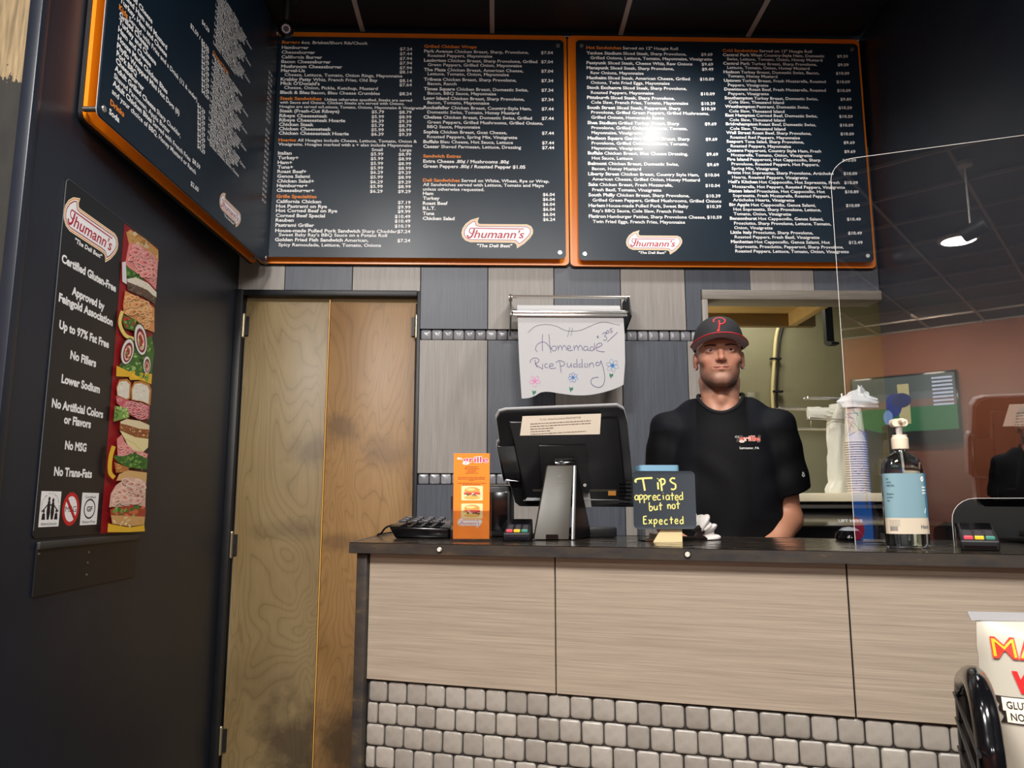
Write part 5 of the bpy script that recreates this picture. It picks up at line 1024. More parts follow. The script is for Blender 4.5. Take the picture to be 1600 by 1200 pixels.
# head-local frame: origin at the chin line on the neck axis, face towards -y
def head(P):
    x, y, z = P; ax = np.abs(x); A = (ax, y, z)
    d = v_ell(A, (0, .018, .145), (.074, .096, .088))
    d = smin(d, v_ell(A, (0, -.022, .100), (.0665, .072, .088)), .03)
    d = smin(d, v_ell(A, (0, -.026, .048), (.052, .058, .046)), .03)
    d = smin(d, v_cap(A, (.0, -.076, .020), (.012, -.074, .020), .020), .022)
    d = smin(d, v_cap(A, (.046, .000, .050), (.016, -.062, .020), .012, .012), .03)
    d = smin(d, v_ell(A, (.046, -.060, .088), (.020, .018, .016)), .02)
    d = smin(d, v_cap(A, (.0, -.0850, .1345), (.042, -.072, .135), .0085), .016)      # brow
    d = smax(d, -v_ell(A, (.0335, -.1065, .117), (.016, .018, .0105)), .010)            # sockets
    d = smin(d, v_cap(A, (0, -.087, .122), (0, -.1125, .0885), .0066, .0095), .010)     # nose bridge
    d = smin(d, v_ell(A, (0, -.1130, .0845), (.0098, .0100, .0090)), .006); d = smin(d, v_ell(A, (.0118, -.1005, .0822), (.0070, .0100, .0070)), .006)
    d = smax(d, -v_ell(A, (.0065, -.1090, .0750), (.0036, .0055, .0035)), .003)
    d = smin(d, v_ell(A, (0, -.082, .055), (.027, .018, .016)), .012)                  # muzzle
    d = smin(d, v_cap(A, (.006, -.0970, .0588), (.022, -.088, .0568), .0040, .0022), .004); d = smin(d, v_cap(A, (0, -.0970, .0497), (.018, -.0895, .0528), .0050, .0026), .004)
    d = smax(d, -v_cap(A, (0, -.1030, .0545), (.026, -.0890, .0560), .0016), .003)
    d = smax(d, -v_ell(A, (0, -.1030, .0395), (.020, .0085, .0045)), .006)              # dip under the lip
    d = smin(d, v_ell(A, (.0325, -.0800, .1165), (.0165, .0148, .0120)), .007)          # lids
    d = smax(d, -v_ell((A[0]-.0, A[1], A[2]), (.0330, -.0975, .1155), (.0128, .0110, .0044)), .0015)
    d = smin(d, v_ell(A, (.079, .016, .097), (.0085, .020, .030)), .008)                # ears
    d = smin(d, v_ell(A, (.0765, .008, .074), (.006, .009, .009)), .006); d = smax(d, -v_ell(A, (.088, .010, .099), (.006, .011, .018)), .004)
    nk = v_cap(P, (0, .032, .06), (0, .045, -.12), .060, .066); nk = smin(nk, v_cap(A, (.052, .035, .03), (.022, -.018, -.088), .012, .011), .03)
    nk = smin(nk, v_ell(P, (0, -.026, -.035), (.012, .011, .016)), .025)
    d = smin(d, nk, .010)
    d = smin(d, v_cap(A, (0.03, .045, -.105), (.15, .05, -.185), .05, .04), .04)
    return d
TH = math.radians(3.)                                                                   # head turned slightly to his left
def rotz(V, a):
    c, s = math.cos(a), math.sin(a); return np.stack([V[:, 0]*c-V[:, 1]*s, V[:, 0]*s+V[:, 1]*c, V[:, 2]], 1)
hV, hF = nets(head, (-.115, -.135, -.135), (.115, .125, .238), .0019)
# colour of skin: warm base, ruddy nose / cheeks / ears, stubble and painted shade along the jaw, lips
x, y, z = np.abs(hV[:, 0]), hV[:, 1], hV[:, 2]
def lc(r, g, b): return np.array([lin(r), lin(g), lin(b)])
col = np.tile(lc(186, 134, 110), (len(hV), 1))
def blend(mask, c):
    global col
    m_ = np.clip(mask, 0, 1)[:, None]; col = col*(1-m_)+c[None]*m_
g3 = lambda cx, cy, cz, r: np.exp(-((x-cx)**2+(y-cy)**2+(z-cz)**2)/r**2)
blend(.45*g3(0, -.115, .088, .02)+.35*g3(.046, -.07, .08, .024)+.5*g3(.08, .015, .08, .03), lc(192, 112, 90))
st = np.clip((.066-z)/.03, 0, 1)*np.clip((z+.022)/.02, 0, 1)*np.clip((-.0+.03-y)/.03, 0, 1); st = np.maximum(st*(.45+.55*np.clip((x-.012)/.02, 0, 1)+.5*np.clip((.028-z)/.015, 0, 1)), np.clip((.105-z)/.03, 0, 1)*np.clip((x-.047)/.012, 0, 1)*np.clip((.02-y)/.03, 0, 1)*np.clip((z-.01)/.03, 0, 1)*.9)
st = np.maximum(st, .5*np.exp(-((z-.0670)/.004)**2)*np.clip((.027-x)/.008, 0, 1)*np.clip((-.08-y)/.01, 0, 1))
ns = np.random.default_rng(2).uniform(.8, 1., len(hV))
blend(st*.62*ns, lc(84, 66, 58))
lip = np.exp(-((z-.0548)/.0058)**4)*np.clip((.0245-x)/.005, 0, 1)*np.clip((-.086-y)/.004, 0, 1); blend(lip*.75, lc(164, 92, 82))
blend(.35*np.exp(-((x-.034)/.02)**2-((z-.114)/.010)**2)*(y < -.07), lc(160, 100, 84))  # socket shade around the eyes put into the skin colour
hcol = np.concatenate([col, np.ones((len(col), 1))], 1)
hW = rotz(hV, TH)+np.array([0, -.04, CHZ])
# body below the collar, arms and hands (person-local, feet at z = 0)
SZ = CHZ-.140                                                                            # shoulder joint height
ARM = {s: [(s*.180, .0, SZ), (s*.202, .030, CHZ-.44), (s*.088, -.145, .985), (s*.052, -.200, .958)] for s in (-1, 1)}
def limb(P, pts, rads, k=.02):
    d = None
    for a, b_, ra, rb in zip(pts[:-1], pts[1:], rads[:-1], rads[1:]):
        q = v_cap(P, a, b_, ra, rb); d = q if d is None else smin(d, q, k)
    return d
def arm(P, s):
    A = ARM[s]; d = limb(P, A[:3], [.052, .043, .030], .02)
    f = tuple(np.array(A[1])*.68+np.array(A[2])*.32); d = smin(d, v_cap(P, A[1], f, .040, .046), .025)
    w_ = np.array(A[2]); h = np.array(A[3]); dr = (h-w_)/np.linalg.norm(h-w_); sd = np.cross(dr, (0, 0, 1)); sd /= np.linalg.norm(sd)
    pm = v_cap(P, w_+dr*.02-sd*.018, w_+dr*.075-sd*.022, .020, .017); pm = smin(pm, v_cap(P, w_+dr*.02+sd*.018, w_+dr*.075+sd*.022, .020, .016), .02); d = smin(d, pm, .02)
    for k, (o_, L) in enumerate(((-.030, .062), (-.010, .072), (.010, .068), (.029, .054))):
        b0 = w_+dr*.082+sd*o_; b1 = b0+dr*L*.45+np.array([0, 0, .004]); b2 = b1+dr*L*.35+np.array([0, 0, -.010]); b3 = b2+dr*L*.2+np.array([0, 0, -.010])
        d = smin(d, limb(P, [b0, b1, b2, b3], [.0095, .009, .0085, .0075], .004), .006)
    t0 = w_+dr*.025-sd*s*.0+sd*(-s)*.02; t1 = t0+dr*.03+sd*(-s)*.028; t2 = t1+dr*.03+sd*(-s)*.006+np.array([0, 0, -.008]); d = smin(d, limb(P, [t0, t1, t2], [.014, .011, .009], .006), .01)
    return d
def body(P):
    x, y, z = P; A = (np.abs(x), y, z)
    d = v_ell(P, (0, .015, SZ-.10), (.165, .105, .17)); d = smin(d, v_ell(P, (0, .01, 1.12), (.150, .10, .18)), .08); d = smin(d, v_ell(P, (0, .02, .95), (.165, .115, .12)), .06)
    d = smin(d, v_cap(A, (.05, .03, SZ+.035), (.17, .01, SZ+.0), .05, .058), .05)
    d = smin(d, limb(A, [(.09, .02, .90), (.10, .005, .50), (.105, .04, .09)], [.088, .062, .042], .03), .05)
    d = smin(d, v_cap(A, (.105, .05, .045), (.12, -.12, .035), .036, .034), .03)
    return d
parts_V = [hW]; parts_F = [hF]; parts_C = [hcol]; off = len(hW)
def addp(V, F, c):
    global off
    parts_V.append(V); parts_F.append(F+off); parts_C.append(np.concatenate([np.tile(c, (len(V), 1)), np.ones((len(V), 1))], 1)); off += len(V)
bV, bF = nets(body, (-.30, -.17, -.0), (.30, .18, SZ+.11), .009); addp(bV, bF, lc(184, 130, 104))
for s in (-1, 1):
    pts = np.array(ARM[s]); lo = pts.min(0)-[.075, .16, .07]; hi = pts.max(0)+.075
    aV, aF = nets(lambda P: arm(P, s), lo, hi, .0034); addp(aV, aF, lc(184, 128, 100))
V = np.concatenate(parts_V); F = np.concatenate(parts_F); Cc = np.concatenate(parts_C)
me = to_mesh('person', V, F, Cc); sk = vcol_mat('skin', .5); sb = sk.node_tree.nodes['Principled BSDF'].inputs; sb['Subsurface Weight'].default_value = .06; sb['Subsurface Radius'].default_value = (.008, .003, .0015)
tt_ = NT(sk); nn_ = tt_.noise(tt_.coord('Object'), 420, 3); tt_.bump(nn_, 0, .10, .0006)
man = tag(link('person', me, sk, None, (HX, HY, 0), (0, 0, math.radians(-15.5))), 'young man in black crew-neck shirt and dark cap standing behind the counter', 'person')
R4 = Matrix.Rotation(TH, 4, 'Z'); HM = Matrix.Translation((0, -.04, CHZ))@R4
def hpart(b, name, m_, parent=man, bevel=0., smooth=50):
    b.v = [HM@Vector(p) for p in b.v]; return b.build(name, m_, parent, bevel, smooth=smooth)
# eyes
em = mat('eye', (1, 1, 1, 1), .12); t = NT(em); tc = t.n('ShaderNodeTexCoord'); ln = t.n('ShaderNodeVectorMath', operation='LENGTH'); mp = t.n('ShaderNodeMapping'); mp.inputs['Scale'].default_value = (1, 0, 1)
t.l(tc, 'Object', mp, 0); t.l(mp, 0, ln, 0); r = t.ramp(ln, 'Value', [(0, rgb(12, 8, 8)), (.0022, rgb(12, 8, 8)), (.0026, rgb(66, 44, 30)), (.0058, rgb(44, 30, 24)), (.0064, rgb(196, 184, 178))]); t.l(r, 0, t.b, 'Base Color')
for s in (-1, 1):
    e = B().sphere((0, 0, 0), .0122, 20).mesh('eye', smooth=60); o = link('eye', e, em, man); o.location = HM@Vector((s*.0332, -.0815, .1163)); o.rotation_euler = (0, 0, TH)
    # brow: short thick hair strip lying on the brow ridge
    P_ = []; n_ = 9
    b = B(); V = []; Fq = []
    for k in range(n_):
        f = k/(n_-1); xx = s*(.0135+.040*f); zz = .1308+.0042*math.sin(PI*min(1, f*.8))-.001*f; yy = -.0975+.019*f**2.0; hh = .0044*(1-.65*f**1.5)*min(1, .45+f*3.)
        V += [(xx, yy+.004, zz-hh), (xx, yy-.001, zz-hh*.3), (xx, yy-.0005, zz+hh*.6), (xx, yy+.005, zz+hh)]
    for k in range(n_-1): Fq += [(4*k+j, 4*k+j+1, 4*k+5+j, 4*k+4+j) for j in range(3)]
    b.add(V, Fq); hpart(b, 'eyebrow', mat('brow_hair', rgb(78, 58, 48), .9) if s < 0 else bpy.data.materials['brow_hair'])
    B_ = B().sphere((s*.0815, .000, .0665), .0036, 12); hpart(B_, 'earring', mat('stud', rgb(236, 236, 240), .1, .6) if s < 0 else bpy.data.materials['stud'])
# hair under the cap at the temples and nape
def hair(P):
    A = (np.abs(P[0]), P[1], P[2]); d = v_ell(A, (0, .020, .146), (.0775, .0985, .091)); d = smax(d, -(P[2]-.092-np.maximum(0, -(P[1]+.02))*.55+np.zeros_like(P[0])), .004); d = smax(d, P[2]-.19, .004); d = smax(d, -v_ell(A, (0, -.1, .10), (.0705, .075, .12)), .003); return d
hv, hf = nets(hair, (-.09, -.09, .07), (.09, .13, .20), .003); hv = rotz(hv, TH)+np.array([0, -.04, CHZ]); link('hair', to_mesh('hair', hv, hf), mat('dark_brown_hair', rgb(36, 27, 23), .7), man)
# cap: structured crown, long curved peak (dark above, grey below, red edge), monogram
cloth_n = lambda name, c, rough=.8: (lambda m_: (lambda t_: (t_.bump(t_.noise(t_.coord('Object'), 700, 2), 0, .25, .0005), m_)[1])(NT(m_)))(mat(name, c, rough))
capm = cloth_n('charcoal_cap_wool', rgb(44, 44, 46)); capg = cloth_n('grey_peak_underside', rgb(186, 172, 184))
V = []; Fq = []; n_, m_ = 40, 14
for j in range(m_+1):
    t_ = j/m_
    for k in range(n_):
        a = 2*PI*k/n_; sn, cs_ = math.sin(a), math.cos(a)        # a = 0 towards the front (-y)
        prof_r = math.cos(t_*PI/2)**.62; zz = .150+(.090*math.sin(t_*PI/2)**.9)*(1+.05*cs_)
        drop = -.016*(1-t_)*(.5-.5*cs_)
        V.append((.0835*sn*prof_r, .012-(.106 if cs_ > 0 else .104)*cs_*prof_r, zz+drop+.004*(1-t_)*cs_))
for j in range(m_):
    Fq += [(j*n_+k, j*n_+(k+1) % n_, (j+1)*n_+(k+1) % n_, (j+1)*n_+k) for k in range(n_)]
b = B(); b.add(V, Fq); cap = hpart(b, 'cap', capm, smooth=70)
md = cap.modifiers.new('s', 'SOLIDIFY'); md.thickness = .003; md.offset = 1
def peak(z_off, inset=0.):
    V = []; Fq = []; n_, m_ = 28, 8
    for k in range(n_+1):
        a = math.radians(-82+164*k/n_); sn, cs_ = math.sin(a), math.cos(a)
        x0, y0 = .0838*sn, .012-.1055*cs_; x1, y1 = .0960*math.copysign(abs(sn)**.75, sn), .012-.1055*cs_-.074*(max(0., cs_)**.55)
        for j in range(m_+1):
            f = j/m_*(1-inset); xx = x0+(x1-x0)*f; yy = y0+(y1-y0)*f; zz = .1555-.30*xx*xx/.0838*(1-.45*f)+.0025*f+.006*f*(1-f); V.append((xx, yy, zz+z_off))
    for k in range(n_):
        Fq += [(k*(m_+1)+j, (k+1)*(m_+1)+j, (k+1)*(m_+1)+j+1, k*(m_+1)+j+1) for j in range(m_)]
    return V, Fq, n_, m_
V, Fq, n_, m_ = peak(.0014); b = B(); b.add(V, Fq); pk = hpart(b, 'cap_peak', capm, cap, smooth=60); md = pk.modifiers.new('s', 'SOLIDIFY'); md.thickness = .0022; md.offset = 1
V, Fq, _, _ = peak(-.0004); b = B(); b.add(V, Fq); pu_ = hpart(b, 'peak_underside', capg, cap, smooth=60)
rim = [Vector(V[k*(m_+1)+m_]) for k in range(n_+1)]; hpart(B().tube([p+Vector((0, -.0006, .001)) for p in rim], .0019, 8), 'peak_piping', mat('red_piping', rgb(186, 30, 46), .6), cap)
hpart(B().sphere((0, .012, .243), .006, 12, 1, 1, .5), 'top_button', capm, cap)
# raised monogram on the crown front
def crown_y(xx, zz):
    t_ = max(0, min(1, (zz-.154)/.090)); s_ = math.asin(min(1, t_**(1/.9)))/(PI/2); pr_ = math.cos(s_*PI/2)**.62; k_ = min(.98, abs(xx)/(.0835*pr_+1e-6)); return .012-.106*pr_*math.sqrt(1-k_*k_)-.0038
red = mat('red_embroidery', rgb(226, 52, 56), .55)
b = B(); ms = .00019
for stk, rad in (([(442, 150), (440, 200), (428, 245), (418, 250)], .0030), ([(392, 165), (384, 150), (392, 130), (430, 116), (475, 120), (500, 140), (496, 168), (470, 184), (440, 186)], .0026), ([(412, 250), (430, 252), (438, 244)], .0028)):
    pts = []
    for (px_, py_) in spline(stk, 6):
        xx = (px_-442)*.000307*1.05; zz = .2045+(185-py_)*.000307*1.22; pts.append((xx, crown_y(xx, zz), zz))
    b.tube(pts, rad, 8)
hpart(b, 'cap_monogram', red, cap)

# shirt: loose crew-neck tee with set-in shoulder panels and wide sleeves
NZ = CHZ-.098
def shirt(P):
    x, y, z = P; A = (np.abs(x), y, z)
    d = v_ell(P, (0, .008, SZ-.10), (.186, .130, .225)); d = smin(d, v_ell(P, (0, .005, 1.10), (.188, .132, .22)), .10); d = smin(d, v_ell(P, (0, .012, .93), (.190, .138, .14)), .08)
    d = smin(d, v_cap(A, (.066, .020, SZ+.066), (.176, .006, SZ-.004), .052, .064), .045)
    d = smin(d, v_cap(A, (0, .058, SZ+.072), (.085, .042, SZ+.064), .046, .046), .03)
    d = smax(d, .84-z, .006)
    for s in (-1, 1):
        a = np.array(ARM[s][0])+[0, 0, .004]; e = np.array(ARM[s][1])+[s*.020, .004, .0]; dr = (e-a)/np.linalg.norm(e-a); en = a+dr*.225
        sl_ = v_cap(P, tuple(a), tuple(e+dr*.1), .064, .088)
        cut = (x-en[0])*(dr[0]*.85+s*.10)+(y-en[1])*dr[1]+(z-en[2])*dr[2]
        sl_ = smax(sl_, cut, .004)
        cav = v_cap(P, tuple(a+dr*.17), tuple(e+dr*.1), .056, .076); sl_ = smax(sl_, -cav, .004)
        d = smin(d, sl_, .022)
    # neck opening
    hk = (np.sqrt((x/.0735)**2+((y+.008)/np.where(y < -.008, .077, .080))**2)-1)*.082; d = smax(d, -smax(hk, (CHZ-.24)-z, .004), .005)
    f = .0032*np.sin(38*x+22*z+5*np.sin(9*z))*np.clip((SZ-.06-z)/.1, 0, 1)+.0028*np.sin(55*z-30*np.abs(x)+8*y)*np.clip((np.abs(x)-.10)/.06, 0, 1)
    return d+f
sV, sF = nets(shirt, (-.36, -.19, .82), (.36, .20, CHZ-.03), .0052)
x, y, z = np.abs(sV[:, 0]), sV[:, 1], sV[:, 2]
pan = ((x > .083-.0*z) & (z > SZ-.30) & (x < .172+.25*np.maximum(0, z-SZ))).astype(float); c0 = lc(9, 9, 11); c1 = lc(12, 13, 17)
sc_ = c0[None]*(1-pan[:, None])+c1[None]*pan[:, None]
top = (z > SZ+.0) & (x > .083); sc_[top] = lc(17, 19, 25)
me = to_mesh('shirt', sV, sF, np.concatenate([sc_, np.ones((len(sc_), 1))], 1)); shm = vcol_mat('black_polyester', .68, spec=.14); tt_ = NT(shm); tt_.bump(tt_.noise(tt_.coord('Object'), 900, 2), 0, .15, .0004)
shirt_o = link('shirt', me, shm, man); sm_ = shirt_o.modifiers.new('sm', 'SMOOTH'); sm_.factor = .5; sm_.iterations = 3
# collar ribbing
ring = []
for k in range(64):
    a = 2*PI*k/64; ca, sa = math.cos(a), math.sin(a); ry = .077 if ca > 0 else .080; n_s = 400
    xx = .0735*sa*1.05; yy = -.008-ry*ca*1.05
    zs = np.linspace(CHZ-.22, CHZ+.01, n_s); val = shirt((np.full(n_s, xx), np.full(n_s, yy), zs)); ins = np.where(val < 0)[0]
    ring.append([xx*.985, -.008+(yy+.008)*.985, float(zs[ins[-1]]) if len(ins) else CHZ-.11])
zz = np.array([p[2] for p in ring])
for _ in range(4): zz = (np.roll(zz, 1)+zz*2+np.roll(zz, -1))/4
ring = [(p[0], p[1], float(q)+.0005) for p, q in zip(ring, zz)]
0 and print('collar', [round(float(v-CHZ), 3) for v in zz[::8]])
B().tube(ring, .0062, 8, closed=True).build('collar', mat('black_rib', rgb(12, 12, 14), .8), shirt_o)
def on_shirt(P, name, cx_, cz_, sx_=1.):
    """lay a print on the chest surface"""
    out = []
    for (x_, y_, z_) in P.v:
        xx = cx_+x_; zz2 = cz_+z_; ys = np.linspace(-.17, .05, 120); val = shirt((np.full(120, xx), ys, np.full(120, zz2))); ins = np.where(val < 0)[0]; out.append((xx, (ys[ins[0]] if len(ins) else -.12)-.0028+y_*22, zz2))
    P.v = out; return P.build(name, M['print'], shirt_o, 0)
lgx, lgz = ony(1171, 687, 2.50), ony(1171, 699, 2.50)
P = Print(); GRY = rgb(120, 116, 108)
P.poly([(-.040, -.008), (.036, -.010), (.040, .016), (-.036, .014)], rgb(70, 62, 56)); P.text('the', -.044, .006, .008, rgb(190, 186, 176), width=.014, bold=.02); P.text('grille', -.031, -.004, .017, rgb(236, 214, 200), width=.069, bold=.05, res=3); P.text('grille', -.0302, -.0037, .0165, rgb(214, 44, 36), width=.067, bold=.02, res=3)
on_shirt(P, 'shirt_logo', .082, lgx.z)
P = Print(); P.text('Lancaster, PA', 0, 0, .0078, rgb(226, 222, 216), width=.062, bold=.02, align='c'); on_shirt(P, 'shirt_town', .083, lgz.z-.006)
# small maker mark on the sleeve
q = ony(1243, 744, 2.56); P = Print(); P.ell(0, .002, .005, .006, rgb(214, 212, 208), 14); P.ell(0, .002, .0024, .003, rgb(14, 14, 16), 10); P.rect(-.004, .009, .003, .012, rgb(214, 212, 208))
on_shirt(P, 'sleeve_mark', .252, q.z)
# trousers and shoes (hidden behind the counter, standing on the floor)
def trousers(P):
    A = (np.abs(P[0]), P[1], P[2]); d = v_ell(P, (0, .018, .94), (.176, .126, .13)); d = smin(d, limb(A, [(.09, .02, .88), (.10, .008, .50), (.105, .04, .07)], [.098, .074, .062], .03), .05); d = smax(d, .05-P[2], .004); return smax(d, P[2]-1.02, .004)
tv_, tf_ = nets(trousers, (-.25, -.16, .03), (.25, .18, 1.04), .009); link('trousers', to_mesh('trousers', tv_, tf_), cloth_n('black_trousers', rgb(22, 22, 25)), man)
for s in (-1, 1):
    def shoe(P, s=s):
        d = smin(v_cap(P, (s*.105, .06, .05), (s*.125, -.13, .042), .048, .044), v_cap(P, (s*.105, .05, .08), (s*.11, -.02, .06), .048, .045), .03); return smax(d, .004-P[2], .004)
    v_, f_ = nets(shoe, (s*.115-.08, -.2, -.01), (s*.115+.08, .13, .15), .007); link('shoe', to_mesh('shoe', v_, f_), M['blackm'], man)

# a guest in dark clothes further back in the room, mirrored in the shield
def hair2(P):
    A = (np.abs(P[0]), P[1], P[2]); d = v_ell(A, (0, .020, .150), (.0785, .1005, .094)); d = smax(d, -(P[2]-.092-np.maximum(0, -(P[1]+.02))*.85+np.zeros_like(P[0])), .006); d = smax(d, -v_ell(A, (0, -.1, .10), (.0705, .075, .085)), .003); return d+.002*np.sin(140*P[0])*np.sin(120*P[1]+60*P[2])
hv, hf = nets(hair2, (-.09, -.1, .07), (.09, .13, .26), .004); hv = rotz(hv, TH)+np.array([0, -.04, CHZ])
guest = man.copy(); C.objects.link(guest); guest.location = (.88, -2.05, 0); guest.rotation_euler = (0, 0, PI-.1)
tag(guest, 'guest in a plain black shirt standing back in the room, mirrored in the shield', 'person')
for ch in list(man.children):
    if ch.name.split('.')[0] in ('cap', 'hair', 'earring'): continue
    c_ = ch.copy(); C.objects.link(c_); c_.parent = guest
    for g_ in ch.children:
        if g_.name.split('.')[0] == 'collar': d_ = g_.copy(); C.objects.link(d_); d_.parent = c_
link('hair', to_mesh('hair', hv, hf), bpy.data.materials['dark_brown_hair'], guest)

# ------------------------------------------------------------------ clear shield on the counter (turned 20.5 degrees)
SA = math.radians(20.5); S0 = onz(1337, 852, TOP); sdir = Vector((math.cos(SA), -math.sin(SA), 0)); SM = frame_M((S0.x, S0.y, TOP), sdir, (0, 0, 1))
shd = thing('counter_shield', 'large clear acrylic shield standing on the right of the counter', 'shield', M=SM)
Lx = .93
o1 = [(0, 0), (.212, 0), (.212, .06)]+[(.212+.052-.052*math.cos(a), .06+.053*math.sin(a)) for a in [PI/2*k/6 for k in range(1, 7)]]
o2 = [(.72-.04+.04*math.sin(a), .113-.04+.04*math.cos(a)) for a in [PI/2*k/6 for k in range(0, 7)]]
o3 = [(.72, 0), (Lx, 0), (Lx, .99)]
o4 = [(.055-.055*math.sin(a), .99-.055+.055*math.cos(a)) for a in [PI/2*k/7 for k in range(0, 8)]]
outline = o1+o2+o3+o4
m = mat('shield_acrylic', (1, 1, 1, 1), 0., trans=1., ior=1.72); m.node_tree.nodes['Principled BSDF'].inputs['Specular IOR Level'].default_value = .75; M['shield'] = m
B().prism(outline, 0., .0055).build('pane', M['shield'], shd, smooth=0)
edge_m = mat('polished_acrylic_edge', rgb(232, 228, 220), .35)
n = len(outline); b = B()
for i in range(n):
    p, q = outline[i], outline[(i+1) % n]
    d = Vector((q[0]-p[0], q[1]-p[1])).normalized(); nn = Vector((d.y, -d.x))*.0008
    b.hexa([(p[0], -.0004, p[1]), (q[0], -.0004, q[1]), (q[0], .0059, q[1]), (p[0], .0059, p[1])], [(p[0]+nn.x, -.0004, p[1]+nn.y), (q[0]+nn.x, -.0004, q[1]+nn.y), (q[0]+nn.x, .0059, q[1]+nn.y), (p[0]+nn.x, .0059, p[1]+nn.y)])
b.v = [(x, y, max(z, .0004)) for x, y, z in b.v]
b.build('polished_edge', edge_m, shd, smooth=0)
for x0, x1 in ((.0, .212), (.72, Lx)): B().box(x0, x1, .0062, .10, .0004, .005).build('foot', M['acrylic'], shd, smooth=0)

# ------------------------------------------------------------------ pump bottle of hand gel, in front of the shield
c = at_counter(1421, 856); bt = thing('sanitizer_bottle', 'clear pump bottle of hand gel with pale blue label before the shield', 'bottle', (c.x, c.y+.006, TOP), -.12); bt.scale = (.86, .86, .94)
BW, BDp = .0545, .034
prof = [(.0, 0.), (.93, .001), (1., .008), (1., .165), (.99, .185), (.93, .202), (.80, .215), (.58, .226), (.36, .232), (.30, .236), (.30, .2445)]
def sq(prof, n, fx, fy, zs=1., e=.72):
    V = []; F = []
    for r, z in prof:
        for k in range(n):
            a = 2*PI*k/n; cc, ss = math.cos(a), math.sin(a); ee = e if r > .45 else 1.
            V.append((r*fx*math.copysign(abs(cc)**ee, cc), (r*fy if r > .45 else r*fx)*math.copysign(abs(ss)**ee, ss), z))
    for i in range(len(prof)-1): F += [(i*n+k, i*n+(k+1) % n, (i+1)*n+(k+1) % n, (i+1)*n+k) for k in range(n)]
    F.append(tuple((len(prof)-1)*n+k for k in range(n))); b = MB(); b.add(V, F); return b
sq(prof, 40, BW, BDp).build('flask', clear('clear_pet', rgb(244, 248, 250), 1.45), bt, smooth=50)
gel = [(r*.955, .004+z*.955) for r, z in prof[:5]]; gel.append((.0, gel[-1][1]))
sq(gel, 40, BW, BDp).build('gel', clear('clear_gel', rgb(240, 246, 248), 1.33), bt, smooth=50)
cream = mat('cream_pump', rgb(230, 214, 190), .4)
B().lathe([(.021, .241), (.0215, .243), (.0215, .268), (.0185, .270), (.0185, .276), (.006, .277)], 28).build('cap', cream, bt)
for k in range(28):
    pass
B().cyl((0, 0, .276), (0, 0, .300), .0075, .0095, 16).build('pump_stem', mat('frosted_stem', rgb(226, 222, 216), .35, trans=.3), bt)
B().prism(rrect(-.0205, .297, .0205, .316, .008, 4), -.011, .012).build('pump_head', cream, bt, .003)
B().tube([(0, -.008, .311), (0, -.03, .310), (0, -.042, .303)], [.0065, .0055, .005], 10).build('spout', cream, bt)
B().cyl((0, 0, .02), (0, 0, .236), .003, n=8).build('dip_tube', mat('white_tube', rgb(226, 226, 222), .5), bt)
# wrapped label, a curved sheet over the front
def wrap(u, z):
    a = -PI/2+u; cc, ss = math.cos(a), math.sin(a); return (1.006*BW*math.copysign(abs(cc)**.72, cc), 1.006*BDp*math.copysign(abs(ss)**.72, ss), z)
def label(u0, u1, z0, z1, m_, name, off=1., nu=24):
    V = []; F = []
    for i in range(nu+1):
        u = u0+(u1-u0)*i/nu
        for z in (z0, z1):
            p = wrap(u, z); V.append((p[0]*off, p[1]*off, z))
    F = [(2*i, 2*i+2, 2*i+3, 2*i+1) for i in range(nu)]; b = MB(); b.add(V, F); return b.build(name, m_, bt, smooth=60)
la = label(-1.52, 1.52, .072, .180, mat('pale_blue_label', rgb(122, 154, 164), .5), 'label_blue'); lb = label(-1.52, 1.52, .034, .072, mat('cream_label', rgb(206, 192, 170), .5), 'label_cream')
label(.75, 1.52, .075, .18, mat('mid_blue_label', rgb(70, 126, 158), .5), 'label_side', 1.004); label(1.0, 1.5, .066, .084, mat('deep_blue_label', rgb(30, 104, 160), .5), 'label_tab', 1.008)
def wprint(P, name):
    me_v = []
    for (x, y, z) in P.v:
        p = wrap(x/BW, z); me_v.append((p[0]*1.012, p[1]*1.012+y*.2, z))
    P.v = me_v; P.eps = 0; return P.build(name, M['print'], bt, 0)
P = Print(); DK = rgb(40, 60, 80)
for i, (s_, z, w_) in enumerate((('70%', .164, .010), ('ALCOHOL', .156, .020), ('ANTIBACTERIAL', .148, .030), ('kills germs', .128, .026), ('on hands', .120, .022), ('fast', .112, .010))): P.text(s_, -.060, z, .0048, DK, width=w_)
wprint(P, 'label_print'); P = Print(); P.text('Hand', .018, .047, .0095, DK, width=.028); wprint(P, 'label_title'); P = Print()
for i in range(5): P.text('Active ingredient ethyl alcohol' if i < 3 else 'Net contents and directions', -.058, .066-.0033*i, .0016, DK, width=.036)
wprint(P, 'fine_print'); P = Print()
for k in range(16): P.rect(-.056+.0017*k, .041, -.056+.0017*k+(.0006 if k % 3 else .0011), .052, DK)
wprint(P, 'barcode')
P = Print()
for k in range(6):
    a = 2*PI*k/6; P.ell(.034+.0042*math.cos(a), .166+.0042*math.sin(a), .0027, .0027, WHT, 8)
P.ell(.034, .166, .002, .002, DK, 8)
for k in range(3): P.stroke([(.030+.004*j, .145-.007*k+(.0016 if j % 2 else 0)) for j in range(5)], .0028, WHT)
P.stroke([(.034, .084), (.041, .096)], .0028, WHT); wprint(P, 'label_icons')

